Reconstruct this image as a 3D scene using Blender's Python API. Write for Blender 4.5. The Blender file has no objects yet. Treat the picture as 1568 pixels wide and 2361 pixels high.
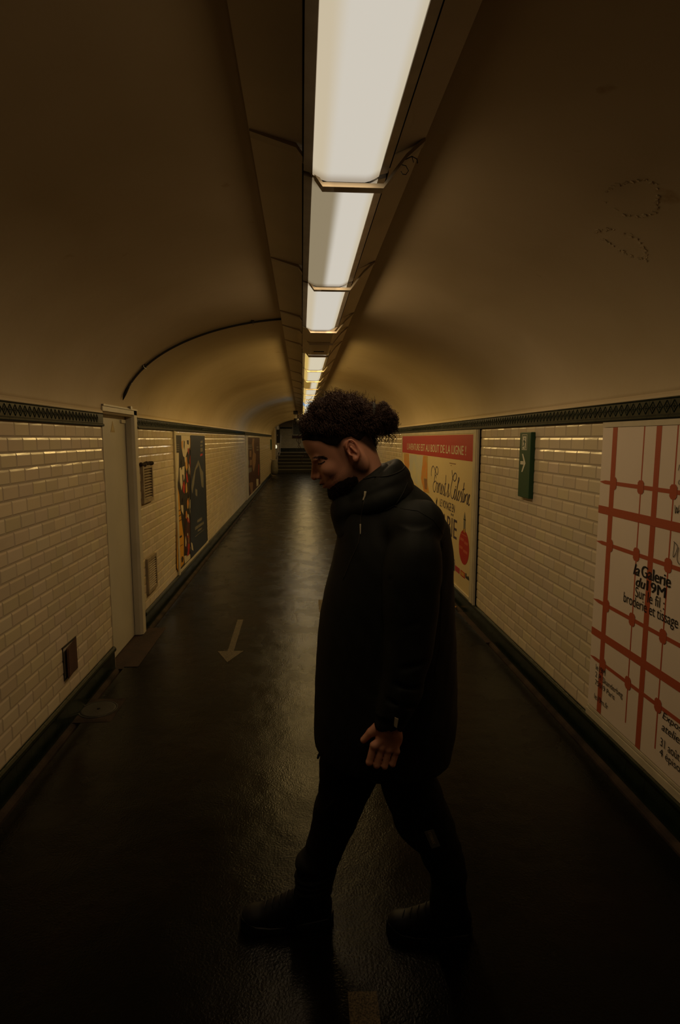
import bpy, math, random
import numpy as np
from mathutils import Vector, Matrix, Euler
random.seed(7); np.random.seed(7)
SC = bpy.context.scene
COL = SC.collection
PI = math.pi

# ---------------------------------------------------------------- camera, world, exposure
cam_d = bpy.data.cameras.new('camera')
cam = bpy.data.objects.new('camera', cam_d); COL.objects.link(cam); SC.camera = cam
cam_d.sensor_fit = 'HORIZONTAL'; cam_d.sensor_width = 36.0
cam_d.lens = 36.0 * 1330.0 / 1568.0
cam_d.clip_start = 0.01; cam_d.clip_end = 200
yaw, pitch = math.radians(3.7555), math.radians(7.2204)
cam.location = (0, 0, 1.65)
cam.rotation_euler = Euler((math.radians(90) - pitch, 0, -yaw), 'XYZ')
W = bpy.data.worlds.new('world'); SC.world = W; W.use_nodes = True
W.node_tree.nodes['Background'].inputs[0].default_value = (0.6, 0.5, 0.35, 1)
W.node_tree.nodes['Background'].inputs[1].default_value = 0.0006
SC.view_settings.view_transform = 'Standard'; SC.view_settings.look = 'None'
SC.view_settings.exposure = 0.0; SC.view_settings.gamma = 1.0
SC.view_settings.use_curve_mapping = False
try:
    SC.cycles.use_denoising = True
    SC.cycles.max_bounces = 8
    SC.cycles.sample_clamp_indirect = 3.0
except Exception: pass
LAMP_POWER = 6.0
LAMP_COLOR = (1.0, 0.70, 0.38)

# ---------------------------------------------------------------- helpers
def lin(r, g, b):
    f = lambda c: ((c/255+0.055)/1.055)**2.4 if c/255 > 0.04045 else c/255/12.92
    return (f(r), f(g), f(b))

def mat(name, col, rough=0.5, spec=0.5, metal=0.0, bump=0.0, bscale=40.0, var=0.0, vscale=3.0, col2=None, coat=0.0, attr=None, sss=0.0, rvar=0.0, detail=4.0, bdist=0.004):
    m = bpy.data.materials.new(name); m.use_nodes = True
    nt = m.node_tree; N = nt.nodes; L = nt.links
    b = N['Principled BSDF']
    b.inputs['Base Color'].default_value = (*col, 1)
    b.inputs['Roughness'].default_value = rough
    b.inputs['Specular IOR Level'].default_value = spec
    b.inputs['Metallic'].default_value = metal
    if coat: b.inputs['Coat Weight'].default_value = coat; b.inputs['Coat Roughness'].default_value = 0.08
    if sss:
        b.inputs['Subsurface Weight'].default_value = sss
        b.inputs['Subsurface Radius'].default_value = (0.012, 0.004, 0.002)
        b.inputs['Subsurface Scale'].default_value = 1.0
    tc = N.new('ShaderNodeTexCoord')
    src = None
    if var or col2:
        n = N.new('ShaderNodeTexNoise'); n.inputs['Scale'].default_value = vscale; n.inputs['Detail'].default_value = detail
        L.new(tc.outputs['Object'], n.inputs['Vector'])
        r = N.new('ShaderNodeValToRGB'); r.color_ramp.elements[0].position = 0.35; r.color_ramp.elements[1].position = 0.65
        c2 = col2 or tuple(max(0, c*(1-var)) for c in col)
        r.color_ramp.elements[0].color = (*c2, 1); r.color_ramp.elements[1].color = (*col, 1)
        L.new(n.outputs['Fac'], r.inputs['Fac']); src = r.outputs['Color']
        if rvar:
            mr = N.new('ShaderNodeMapRange'); mr.inputs['To Min'].default_value = rough-rvar; mr.inputs['To Max'].default_value = rough+rvar
            mr.inputs['From Min'].default_value = 0.3; mr.inputs['From Max'].default_value = 0.7
            L.new(n.outputs['Fac'], mr.inputs['Value']); L.new(mr.outputs['Result'], b.inputs['Roughness'])
    if attr:
        a = N.new('ShaderNodeVertexColor'); a.layer_name = attr
        mx = N.new('ShaderNodeMix'); mx.data_type = 'RGBA'; mx.blend_type = 'MULTIPLY'; mx.inputs['Factor'].default_value = 1.0
        if src: L.new(src, mx.inputs['A'])
        else: mx.inputs['A'].default_value = (*col, 1)
        L.new(a.outputs['Color'], mx.inputs['B']); src = mx.outputs['Result']
    if src: L.new(src, b.inputs['Base Color'])
    if bump:
        n2 = N.new('ShaderNodeTexNoise'); n2.inputs['Scale'].default_value = bscale; n2.inputs['Detail'].default_value = 5
        L.new(tc.outputs['Object'], n2.inputs['Vector'])
        bp = N.new('ShaderNodeBump'); bp.inputs['Strength'].default_value = bump; bp.inputs['Distance'].default_value = bdist
        L.new(n2.outputs['Fac'], bp.inputs['Height']); L.new(bp.outputs['Normal'], b.inputs['Normal'])
    return m

class MB:
    def __init__(s): s.v = []; s.f = []; s.c = []
    def quadstrip(s): pass
    def face(s, pts):
        n = len(s.v); s.v += [tuple(p) for p in pts]; s.f.append(tuple(range(n, n+len(pts))))
    def box(s, a, b):
        (x0, y0, z0), (x1, y1, z1) = a, b
        x0, x1 = sorted((x0, x1)); y0, y1 = sorted((y0, y1)); z0, z1 = sorted((z0, z1))
        n = len(s.v)
        s.v += [(x0,y0,z0),(x1,y0,z0),(x1,y1,z0),(x0,y1,z0),(x0,y0,z1),(x1,y0,z1),(x1,y1,z1),(x0,y1,z1)]
        s.f += [(n,n+3,n+2,n+1),(n+4,n+5,n+6,n+7),(n,n+1,n+5,n+4),(n+1,n+2,n+6,n+5),(n+2,n+3,n+7,n+6),(n+3,n,n+4,n+7)]
        return s
    def tube(s, pts, r, n=8, cap=True):
        P = [Vector(p) for p in pts]; k = len(P)
        R = [r]*k if not hasattr(r, '__len__') else list(r)
        base = len(s.v); up = None
        for i in range(k):
            t = (P[min(i+1,k-1)] - P[max(i-1,0)])
            if t.length < 1e-9: t = Vector((0,0,1))
            t.normalize()
            if up is None: up = Vector((0,0,1)) if abs(t.z) < .9 else Vector((1,0,0))
            a = up - t*up.dot(t)
            if a.length < 1e-6: a = t.orthogonal()
            a.normalize(); b = t.cross(a); up = a
            for j in range(n):
                q = P[i] + (a*math.cos(2*PI*j/n) + b*math.sin(2*PI*j/n))*R[i]
                s.v.append(tuple(q))
        for i in range(k-1):
            for j in range(n):
                a0 = base+i*n+j; a1 = base+i*n+(j+1)%n
                s.f.append((a0, a1, a1+n, a0+n))
        if cap:
            s.f.append(tuple(base+j for j in reversed(range(n))))
            s.f.append(tuple(base+(k-1)*n+j for j in range(n)))
        return s
    def lathe(s, prof, c, n=24, axis='z'):
        base = len(s.v)
        for r, h in prof:
            for j in range(n):
                a = 2*PI*j/n
                d = (r*math.cos(a), r*math.sin(a), h) if axis == 'z' else ((h, r*math.cos(a), r*math.sin(a)) if axis == 'x' else (r*math.cos(a), h, r*math.sin(a)))
                s.v.append((c[0]+d[0], c[1]+d[1], c[2]+d[2]))
        for i in range(len(prof)-1):
            for j in range(n):
                s.f.append((base+i*n+j, base+i*n+(j+1)%n, base+(i+1)*n+(j+1)%n, base+(i+1)*n+j))
        return s
    def prism(s, prof, axis, a, b):
        """closed profile swept between a and b along axis ('x','y','z'); prof holds the two other coordinates in order"""
        n = len(prof); base = len(s.v)
        def mk(p, t): return (t, p[0], p[1]) if axis == 'x' else ((p[0], t, p[1]) if axis == 'y' else (p[0], p[1], t))
        s.v += [mk(p, a) for p in prof] + [mk(p, b) for p in prof]
        for j in range(n):
            k = (j+1) % n
            s.f.append((base+j, base+k, base+n+k, base+n+j))
        s.f.append(tuple(base+j for j in reversed(range(n)))); s.f.append(tuple(base+n+j for j in range(n)))
        return s
    def build(s, name, m, parent=None, smooth=False, fix=True):
        me = bpy.data.meshes.new(name); me.from_pydata(s.v, [], s.f); me.update()
        if fix:
            import bmesh
            bm = bmesh.new(); bm.from_mesh(me); bmesh.ops.recalc_face_normals(bm, faces=bm.faces); bm.to_mesh(me); bm.free()
        if m: me.materials.append(m)
        if smooth: me.polygons.foreach_set('use_smooth', [True]*len(me.polygons))
        o = bpy.data.objects.new(name, me); COL.objects.link(o)
        if parent: par(o, parent)
        return o

def par(o, p):
    o.parent = p; o.matrix_parent_inverse = Matrix.Translation(-Vector(p.location))
    if p.type == 'EMPTY' or p.location.length > 0:
        pass
def tag(o, label=None, cat=None, group=None, kind=None):
    if label: o['label'] = label
    if cat: o['category'] = cat
    if group: o['group'] = group
    if kind: o['kind'] = kind
    return o
def thing(name, label, cat, loc=(0,0,0), group=None):
    o = bpy.data.objects.new(name, None); COL.objects.link(o); o.location = loc; o.empty_display_size = .1
    return tag(o, label, cat, group)
def struct(o): o['kind'] = 'structure'; return o

XL, XR = -1.37, 1.55           # faces of the two side walls
Y0, Y1 = -2.5, 27.0            # length of the straight corridor
ZB, ZF0, ZF1 = 0.17, 1.735, 1.825
VC, VA, VB = 0.09, 1.46, 0.74  # vault ellipse
def vault_z(x, off=0.0):
    return ZF1 + (VB-off)*math.sqrt(max(0, 1-((x-VC)/(VA-off))**2))

# ---------------------------------------------------------------- materials
M = {}
M['tile'] = mat('glazed_cream_tile', (.575,.495,.355), .20, .5, attr='tint', bump=.25, bscale=18, bdist=.003)
M['grout'] = mat('dirty_grout', (.40,.33,.23), .85, .15)
M['plaster'] = None
M['green_tile'] = mat('dark_green_glazed_tile', (.009,.017,.010), .26, .35, var=.5, vscale=20, bump=.15, bscale=30)
M['green_grout'] = mat('green_tile_grout', (.06,.055,.035), .8, .2)
M['concrete'] = mat('stained_concrete', (.045,.030,.020), .9, .2, bump=.6, bscale=60, col2=(.016,.011,.008), vscale=8)
M['slab'] = mat('reddish_resin_slab', (.045,.024,.018), .75, .25, bump=.5, bscale=80, col2=(.022,.014,.011), vscale=5)
M['slot'] = mat('black_gutter', (.008,.007,.006), .9, .1)
M['iron'] = mat('dark_cast_iron', (.035,.032,.028), .55, .4, metal=.3, bump=.3, bscale=90)
M['cream_paint'] = mat('cream_painted_metal', (.50,.45,.34), .4, .4, var=.12, vscale=4)
M['cream_frame'] = mat('cream_enamel_frame', (.52,.46,.33), .35, .5, var=.15, vscale=9)
M['door'] = mat('cream_door_paint', (.48,.44,.34), .33, .45, var=.1, vscale=2.5)
M['panel'] = mat('beige_panel_paint', (.70,.60,.44), .5, .4, var=.1, vscale=3)
M['vent'] = mat('dingy_vent_paint', (.30,.235,.15), .5, .3, var=.3, vscale=15)
M['alu'] = mat('worn_aluminium', (.34,.30,.25), .38, .5, metal=.5, var=.2, vscale=14)
M['strap'] = mat('cream_cover_strap', (.46,.39,.28), .4, .5)
M['gap'] = mat('black_gap', (.01,.01,.008), .9, .1)
M['black'] = mat('black_plastic', (.012,.012,.012), .45, .4)
M['rubber'] = mat('black_cable', (.03,.028,.022), .6, .3)
M['poster_white'] = mat('off_white_poster_paper', (.68,.58,.47), .55, .3, var=.05, vscale=2)
M['poster_cream'] = mat('cream_poster_paper', (.56,.45,.25), .5, .3, var=.08, vscale=1.5)
M['rust_red'] = mat('brick_red_print', (.36,.075,.030), .55, .3)
M['red'] = mat('red_print', (.34,.024,.016), .5, .3)
M['ink'] = mat('black_print', (.012,.012,.012), .5, .3)
M['purple_ink'] = mat('dark_violet_print', (.05,.035,.06), .5, .3)
M['cream'] = mat('cream_print', (.50,.43,.30), .55, .3)
M['orange'] = mat('orange_print', (.50,.17,.03), .55, .3, col2=(.42,.28,.08), vscale=12)
M['yellow'] = mat('yellow_print', (.50,.25,.025), .55, .3)
M['maroon'] = mat('maroon_print', (.07,.018,.014), .5, .3, col2=(.03,.01,.01), vscale=9)
M['navy'] = mat('navy_print', (.012,.022,.045), .4, .35, col2=(.008,.014,.03), vscale=2)
M['grey'] = mat('grey_print', (.16,.15,.12), .5, .3, var=.3, vscale=14)
M['tan'] = mat('tan_print', (.26,.14,.07), .5, .3, var=.3, vscale=14)
M['dark'] = mat('near_black_print', (.02,.016,.012), .45, .3)
M['sky'] = mat('pale_blue_wash_print', (.42,.42,.38), .5, .3, col2=(.50,.46,.30), vscale=4)
M['blue'] = mat('blue_print', (.03,.04,.09), .5, .3)
M['magenta'] = mat('crimson_print', (.35,.03,.06), .5, .3)
M['sign_green'] = mat('emerald_sign_enamel', (.012,.062,.028), .35, .5)
M['sign_white'] = mat('sign_white', (.60,.58,.45), .4, .4)
M['floor_paint'] = mat('worn_floor_paint', (.13,.10,.06), .7, .25, bump=.5, bscale=200, col2=(.02,.016,.010), vscale=190)
M['hook'] = mat('black_wire', (.01,.01,.01), .4, .5)

# asphalt floor: dark, patched, worn smooth in the middle
def floor_mat():
    m = mat('worn_dark_asphalt', (.030,.022,.014), .42, .085)
    nt = m.node_tree; N = nt.nodes; L = nt.links; b = N['Principled BSDF']
    tc = N.new('ShaderNodeTexCoord')
    n1 = N.new('ShaderNodeTexNoise'); n1.inputs['Scale'].default_value = 1.3; n1.inputs['Detail'].default_value = 5; n1.inputs['Roughness'].default_value = .6
    L.new(tc.outputs['Object'], n1.inputs['Vector'])
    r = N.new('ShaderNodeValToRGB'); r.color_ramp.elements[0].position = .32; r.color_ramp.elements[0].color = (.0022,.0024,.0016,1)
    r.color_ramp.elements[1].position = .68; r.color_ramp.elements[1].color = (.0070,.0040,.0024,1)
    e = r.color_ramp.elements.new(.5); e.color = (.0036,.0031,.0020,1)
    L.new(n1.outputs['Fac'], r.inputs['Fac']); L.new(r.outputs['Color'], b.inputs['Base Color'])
    mr = N.new('ShaderNodeMapRange'); mr.inputs['From Min'].default_value = .3; mr.inputs['From Max'].default_value = .7
    mr.inputs['To Min'].default_value = .20; mr.inputs['To Max'].default_value = .33
    n3 = N.new('ShaderNodeTexNoise'); n3.inputs['Scale'].default_value = 3.2; n3.inputs['Detail'].default_value = 6
    L.new(tc.outputs['Object'], n3.inputs['Vector']); L.new(n3.outputs['Fac'], mr.inputs['Value']); L.new(mr.outputs['Result'], b.inputs['Roughness'])
    v = N.new('ShaderNodeTexNoise'); v.inputs['Scale'].default_value = 120; v.inputs['Detail'].default_value = 3
    L.new(tc.outputs['Object'], v.inputs['Vector'])
    v2 = N.new('ShaderNodeTexNoise'); v2.inputs['Scale'].default_value = 7; v2.inputs['Detail'].default_value = 3
    L.new(tc.outputs['Object'], v2.inputs['Vector'])
    b1 = N.new('ShaderNodeBump'); b1.inputs['Strength'].default_value = .42; b1.inputs['Distance'].default_value = .003
    b2 = N.new('ShaderNodeBump'); b2.inputs['Strength'].default_value = .2; b2.inputs['Distance'].default_value = .02
    L.new(v.outputs['Fac'], b1.inputs['Height']); L.new(v2.outputs['Fac'], b2.inputs['Height'])
    L.new(b2.outputs['Normal'], b1.inputs['Normal']); L.new(b1.outputs['Normal'], b.inputs['Normal'])
    return m
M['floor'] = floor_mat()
# vault plaster
def plaster_mat():
    m = mat('painted_vault_plaster', (.50,.42,.29), .55, .25)
    nt = m.node_tree; N = nt.nodes; L = nt.links; b = N['Principled BSDF']
    tc = N.new('ShaderNodeTexCoord')
    n1 = N.new('ShaderNodeTexNoise'); n1.inputs['Scale'].default_value = .9; n1.inputs['Detail'].default_value = 4
    L.new(tc.outputs['Object'], n1.inputs['Vector'])
    r = N.new('ShaderNodeValToRGB'); r.color_ramp.elements[0].position = .3; r.color_ramp.elements[0].color = (.43,.34,.20,1)
    r.color_ramp.elements[1].position = .7; r.color_ramp.elements[1].color = (.54,.44,.29,1)
    L.new(n1.outputs['Fac'], r.inputs['Fac'])
    # small stains with a shape of their own
    n2 = N.new('ShaderNodeTexNoise'); n2.inputs['Scale'].default_value = 6; n2.inputs['Detail'].default_value = 8
    L.new(tc.outputs['Object'], n2.inputs['Vector'])
    r2 = N.new('ShaderNodeValToRGB'); r2.color_ramp.elements[0].position = .70; r2.color_ramp.elements[0].color = (1,1,1,1)
    r2.color_ramp.elements[1].position = .78; r2.color_ramp.elements[1].color = (.68,.56,.40,1)
    L.new(n2.outputs['Fac'], r2.inputs['Fac'])
    mx = N.new('ShaderNodeMix'); mx.data_type = 'RGBA'; mx.blend_type = 'MULTIPLY'; mx.inputs['Factor'].default_value = 1
    L.new(r.outputs['Color'], mx.inputs['A']); L.new(r2.outputs['Color'], mx.inputs['B']); L.new(mx.outputs['Result'], b.inputs['Base Color'])
    n3 = N.new('ShaderNodeTexNoise'); n3.inputs['Scale'].default_value = 2.2; n3.inputs['Detail'].default_value = 6
    L.new(tc.outputs['Object'], n3.inputs['Vector'])
    bp = N.new('ShaderNodeBump'); bp.inputs['Strength'].default_value = .35; bp.inputs['Distance'].default_value = .03
    L.new(n3.outputs['Fac'], bp.inputs['Height']); L.new(bp.outputs['Normal'], b.inputs['Normal'])
    return m
M['plaster'] = plaster_mat()
TITLE=[[(6.783, 1.212), (6.795, 1.247), (6.773, 1.299), (6.706, 1.334), (6.636, 1.314), (6.582, 1.282), (6.53, 1.255), (6.488, 1.248), (6.457, 1.266), (6.45, 1.304), (6.496, 1.334), (6.545, 1.326), (6.583, 1.29), (6.597, 1.258), (6.598, 1.231)], [(6.528, 1.201), (6.553, 1.232), (6.594, 1.228), (6.623, 1.18), (6.588, 1.161), (6.555, 1.169)], [(6.588, 1.161), (6.646, 1.147), (6.68, 1.105), (6.673, 1.067), (6.642, 1.042), (6.602, 1.04), (6.563, 1.069), (6.526, 1.125), (6.513, 1.164), (6.487, 1.144), (6.459, 1.157)], [(6.459, 1.157), (6.465, 1.115), (6.489, 1.075), (6.481, 1.049), (6.454, 1.05), (6.433, 1.087), (6.413, 1.134), (6.389, 1.162)], [(6.389, 1.162), (6.394, 1.102), (6.405, 1.045)], [(6.404, 1.082), (6.367, 1.145), (6.326, 1.16), (6.318, 1.127), (6.336, 1.07), (6.331, 1.044), (6.303, 1.047)], [(6.303, 1.047), (6.275, 1.083), (6.242, 1.133), (6.239, 1.155), (6.258, 1.146), (6.284, 1.093), (6.281, 1.056), (6.256, 1.044), (6.228, 1.061)], [(6.228, 1.061), (6.194, 1.108), (6.176, 1.146), (6.154, 1.104), (6.146, 1.069), (6.166, 1.045), (6.196, 1.05)], [(6.082, 1.267), (6.093, 1.199), (6.115, 1.126), (6.132, 1.07), (6.121, 1.039), (6.093, 1.052), (6.075, 1.083)], [(6.133, 1.164), (6.069, 1.177)], [(5.924, 1.055), (5.955, 1.087), (5.986, 1.119), (5.976, 1.169), (5.961, 1.181), (5.951, 1.16), (5.973, 1.127), (6.011, 1.088), (6.022, 1.059), (5.992, 1.041), (5.959, 1.058), (5.938, 1.088)], [(5.84, 1.333), (5.833, 1.303), (5.817, 1.27), (5.782, 1.242), (5.729, 1.227), (5.68, 1.249), (5.658, 1.28), (5.672, 1.302), (5.711, 1.31), (5.748, 1.298), (5.791, 1.268), (5.826, 1.222), (5.86, 1.164), (5.877, 1.128), (5.873, 1.087), (5.843, 1.056), (5.802, 1.043), (5.764, 1.06), (5.741, 1.086)], [(5.741, 1.086), (5.706, 1.123), (5.683, 1.145), (5.696, 1.151), (5.719, 1.132), (5.738, 1.086), (5.732, 1.057), (5.717, 1.043), (5.693, 1.054), (5.671, 1.086)], [(5.691, 1.168), (5.667, 1.18)], [(5.671, 1.086), (5.633, 1.15), (5.59, 1.219), (5.557, 1.254), (5.569, 1.273), (5.588, 1.262), (5.608, 1.211), (5.633, 1.15), (5.652, 1.088), (5.649, 1.052), (5.635, 1.043), (5.612, 1.059)], [(5.612, 1.059), (5.579, 1.102), (5.546, 1.138), (5.553, 1.144), (5.576, 1.128), (5.595, 1.08), (5.593, 1.054), (5.574, 1.045), (5.545, 1.063)], [(5.545, 1.063), (5.508, 1.109), (5.476, 1.147), (5.466, 1.106), (5.456, 1.069), (5.472, 1.044), (5.495, 1.045)], [(5.381, 1.238), (5.394, 1.202), (5.417, 1.137), (5.435, 1.087), (5.438, 1.058), (5.419, 1.047), (5.398, 1.059)], [(5.437, 1.165), (5.358, 1.18)], [(5.365, 1.138), (5.379, 1.099), (5.393, 1.066), (5.38, 1.051), (5.358, 1.066)], [(5.358, 1.066), (5.331, 1.132), (5.336, 1.065)], [(5.333, 1.097), (5.303, 1.128), (5.266, 1.138), (5.262, 1.104), (5.279, 1.056), (5.267, 1.045), (5.247, 1.056)], [(5.247, 1.056), (5.219, 1.1), (5.19, 1.136), (5.206, 1.139), (5.226, 1.12), (5.232, 1.077), (5.23, 1.049), (5.213, 1.04), (5.188, 1.057)]]
SCRIB=[[(2.27, 1.379), (2.264, 1.345), (2.258, 1.372), (2.251, 1.347), (2.244, 1.381)], [(2.25, 1.35), (2.239, 1.361)], [(2.261, 1.228), (2.243, 1.22), (2.235, 1.208), (2.246, 1.175), (2.258, 1.165), (2.257, 1.196), (2.256, 1.224)], [(2.227, 1.21), (2.232, 1.178), (2.229, 1.154), (2.215, 1.141)], [(2.26, 1.546), (2.265, 1.521)], [(2.253, 1.484), (2.258, 1.473), (2.252, 1.465)]]
COLLAGE=[('cream', [(6.372, 1.501), (6.507, 1.498), (6.486, 1.367), (6.419, 1.175), (6.382, 1.257), (6.344, 1.373)]), ('cream', [(6.664, 1.694), (7.189, 1.69), (7.166, 1.554), (6.951, 1.487), (6.862, 1.428), (6.734, 1.454), (6.66, 1.561)]), ('dark', [(6.802, 1.635), (6.856, 1.619), (6.82, 1.521), (6.778, 1.559)]), ('dark', [(6.976, 1.634), (7.097, 1.634), (7.087, 1.579), (6.988, 1.588)]), ('orange', [(6.67, 1.62), (6.764, 1.635), (6.727, 1.522), (6.66, 1.561)]), ('orange', [(6.824, 1.429), (6.943, 1.441), (6.981, 1.314), (6.914, 1.27), (6.844, 1.321)]), ('cream', [(6.514, 1.329), (6.79, 1.339), (6.767, 1.202), (6.643, 1.135), (6.578, 1.073), (6.507, 1.183)]), ('red', [(6.646, 1.15), (6.742, 1.166), (6.788, 1.101), (6.736, 1.021), (6.649, 1.059)]), ('red', [(6.914, 1.27), (6.992, 1.14), (6.892, 1.139), (6.86, 1.227)]), ('yellow', [(6.393, 1.119), (6.449, 1.041), (6.465, 0.929), (6.536, 0.71), (6.616, 0.53), (6.567, 0.24), (6.26, 0.218), (6.202, 0.276), (6.285, 0.877), (6.363, 0.94)]), ('cream', [(6.516, 0.915), (6.641, 0.901), (6.64, 0.787), (6.54, 0.845)]), ('maroon', [(6.709, 0.747), (7.015, 0.665), (6.944, 0.248), (6.646, 0.371)]), ('cream', [(6.599, 0.318), (6.948, 0.271), (6.98, 0.216), (6.621, 0.221)]), ('red', [(6.851, 0.426), (6.948, 0.393), (6.865, 0.272), (6.748, 0.288)]), ('cream', [(7.037, 0.92), (7.165, 0.923), (7.132, 0.73), (7.045, 0.717), (7.01, 0.835)]), ('dark', [(6.435, 0.322), (6.474, 0.34), (6.534, 0.328), (6.558, 0.296), (6.516, 0.266), (6.445, 0.274)]), ('navy', [(7.199, 1.696), (8.145, 1.692), (8.144, 0.178), (6.945, 0.207)]), ('grey', [(7.679, 1.379), (7.859, 1.262), (8.03, 1.19), (8.02, 0.982), (7.866, 1.012), (7.717, 1.313), (7.468, 1.256), (7.324, 1.082), (7.196, 0.977), (7.145, 1.055), (7.226, 1.155), (7.451, 1.291)]), ('grey', [(7.405, 1.025), (7.541, 0.996), (7.526, 0.912), (7.391, 0.942)]), ('red', [(7.84, 1.448), (8.022, 1.453), (8.018, 1.43), (7.835, 1.418)]), ('cream', [(7.013, 0.405), (7.093, 0.374), (7.141, 0.274), (7.039, 0.31)]), ('grey', [(7.45, 0.612), (7.821, 0.604), (7.825, 0.568), (7.454, 0.577)]), ('grey', [(7.3, 0.548), (7.95, 0.527), (7.955, 0.494), (7.302, 0.506)]), ('grey', [(7.475, 0.483), (7.797, 0.468), (7.798, 0.445), (7.476, 0.457)]), ('grey', [(7.303, 0.43), (7.974, 0.418), (7.974, 0.412), (7.301, 0.421)]), ('grey', [(7.871, 1.623), (8.053, 1.627), (8.048, 1.596), (7.866, 1.593)]), ('grey', [(7.862, 1.575), (8.044, 1.578), (8.04, 1.551), (7.857, 1.545)]), ('grey', [(7.855, 1.531), (8.037, 1.533), (8.027, 1.479), (7.846, 1.479)]), ('grey', [(6.338, 1.593), (6.523, 1.592), (6.522, 1.585), (6.337, 1.586)]), ('grey', [(6.335, 1.572), (6.52, 1.57), (6.518, 1.563), (6.333, 1.565)]), ('grey', [(6.331, 1.551), (6.516, 1.548), (6.515, 1.541), (6.33, 1.543)]), ('grey', [(6.328, 1.53), (6.512, 1.527), (6.511, 1.519), (6.326, 1.522)]), ('dark', [(6.351, 0.869), (6.491, 0.874), (6.49, 0.866), (6.35, 0.86)]), ('dark', [(6.342, 0.812), (6.5, 0.817), (6.498, 0.807), (6.34, 0.801)]), ('dark', [(6.316, 0.757), (6.508, 0.759), (6.507, 0.752), (6.315, 0.749)]), ('dark', [(6.304, 0.584), (6.496, 0.581), (6.492, 0.559), (6.302, 0.57)]), ('dark', [(6.321, 0.478), (6.532, 0.469), (6.531, 0.465), (6.32, 0.473)])]
RIBBONS=[('tan', [(16.156, 1.658), (16.83, 1.658), (16.561, 1.491), (16.624, 1.266), (17.209, 1.214), (17.09, 0.966), (16.386, 0.725), (16.076, 0.825), (15.924, 1.103), (16.287, 1.274), (15.962, 1.506)]), ('grey', [(14.697, 1.501), (15.907, 1.497), (15.903, 1.479), (14.693, 1.484)]), ('grey', [(14.69, 1.468), (15.899, 1.462), (15.893, 1.435), (14.685, 1.443)]), ('grey', [(14.679, 1.418), (15.887, 1.408), (15.881, 1.382), (14.672, 1.386)]), ('tan', [(15.171, 1.342), (15.714, 1.331), (15.679, 1.173), (15.138, 1.19)]), ('grey', [(14.703, 1.112), (15.023, 1.1), (14.999, 0.991), (14.678, 0.997)]), ('tan', [(15.217, 1.11), (15.816, 1.089), (15.784, 0.947), (15.185, 0.965)]), ('grey', [(14.661, 0.923), (15.718, 0.888), (15.642, 0.776), (14.633, 0.791)]), ('cream', [(17.223, 0.472), (18.066, 0.414), (18.02, 0.221), (17.233, 0.245)]), ('tan', [(14.803, 0.52), (15.379, 0.511), (16.048, 0.461), (15.924, 0.152), (15.403, 0.166), (15.157, 0.398)]), ('grey', [(17.508, 1.423), (18.375, 1.412), (18.367, 1.381), (17.501, 1.393)]), ('grey', [(17.49, 1.344), (18.355, 1.329), (18.345, 1.288), (17.481, 1.305)]), ('red', [(18.173, 0.861), (18.452, 0.848), (18.159, 0.511), (17.96, 0.544)])]
WASH=[('orange', [(8.666, 1.438), (8.264, 1.437), (8.221, 1.282), (8.359, 1.133), (8.657, 1.319)]), ('sky', [(8.234, 1.432), (7.273, 1.438), (7.342, 1.156), (7.425, 1.013), (8.062, 1.097), (8.19, 1.251)]), ('orange', [(7.273, 1.438), (7.008, 1.441), (7.001, 1.123), (6.883, 0.994), (7.188, 0.985), (7.388, 1.143), (7.33, 1.292)]), ('tan', [(7.203, 1.156), (7.004, 1.16), (7.014, 1.029), (7.146, 1.027)])]
BROW=[(.021,1.585),(.028,1.590),(.040,1.5945),(.054,1.596),(.069,1.591)]
LID=[(.047,1.5765),(.056,1.579),(.066,1.586)]
# ---------------------------------------------------------------- SETTING
def tiles_mesh(mb, tint, X, sgn, y0, y1, z0, rows, rh, holes=()):
    """bevelled metro tiles on a wall face at X; sgn = +1 when the room is on the +x side"""
    tw, g, bv, h, bb, bt = .15, .0009, .0060, .0028, .0065, .0138
    for i in range(rows):
        za, zb = z0+i*rh+g, z0+(i+1)*rh-g
        y = y0 - (0 if i % 2 else tw/2)
        while y < y1:
            ya, yb = max(y+g, y0), min(y+tw-g, y1); y += tw
            if yb-ya < .03: continue
            segs = [(ya, yb)]
            for (ha, hb, hz0, hz1) in holes:
                ns = []
                for a, b in segs:
                    if b <= ha or a >= hb or zb <= hz0 or za >= hz1: ns.append((a, b)); continue
                    if a < ha-.025: ns.append((a, ha))
                    if b > hb+.025: ns.append((hb, b))
                segs = ns
            for a, b in segs:
                n = len(mb.v); j = lambda: random.uniform(-.0005, .0005)
                o = X - sgn*.001; p = X + sgn*h
                mb.v += [(o,a,za),(o,b,za),(o,b,zb),(o,a,zb),(p+j(),a+bv,za+bb),(p+j(),b-bv,za+bb),(p+j(),b-bv,zb-bt),(p+j(),a+bv,zb-bt)]
                f = [(n+4,n+5,n+6,n+7),(n,n+1,n+5,n+4),(n+1,n+2,n+6,n+5),(n+2,n+3,n+7,n+6),(n+3,n,n+4,n+7)]
                if sgn < 0: f = [tuple(reversed(q)) for q in f]
                mb.f += f
                t = random.random(); w = random.uniform(.90, 1.06)
                c = (w*(1.0), w*random.uniform(.95,1.0), w*random.uniform(.88,1.0), 1)
                tint += [c]*8
def finish_tiled(name, mb, tint, extra):
    """tiles plus the solid wall body in one mesh"""
    nt = len(mb.v); nf = len(mb.f)
    for a, b in extra: mb.box(a, b)
    tint += [(1,1,1,1)]*(len(mb.v)-nt)
    o = mb.build(name, M['tile'], fix=False)
    o.data.materials.append(M['grout'])
    o.data.polygons.foreach_set('material_index', [0]*nf+[1]*(len(mb.f)-nf))
    ca = o.data.color_attributes.new('tint', 'FLOAT_COLOR', 'POINT')
    ca.data.foreach_set('color', np.array(tint, dtype=np.float32).ravel())
    return struct(o)
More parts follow.
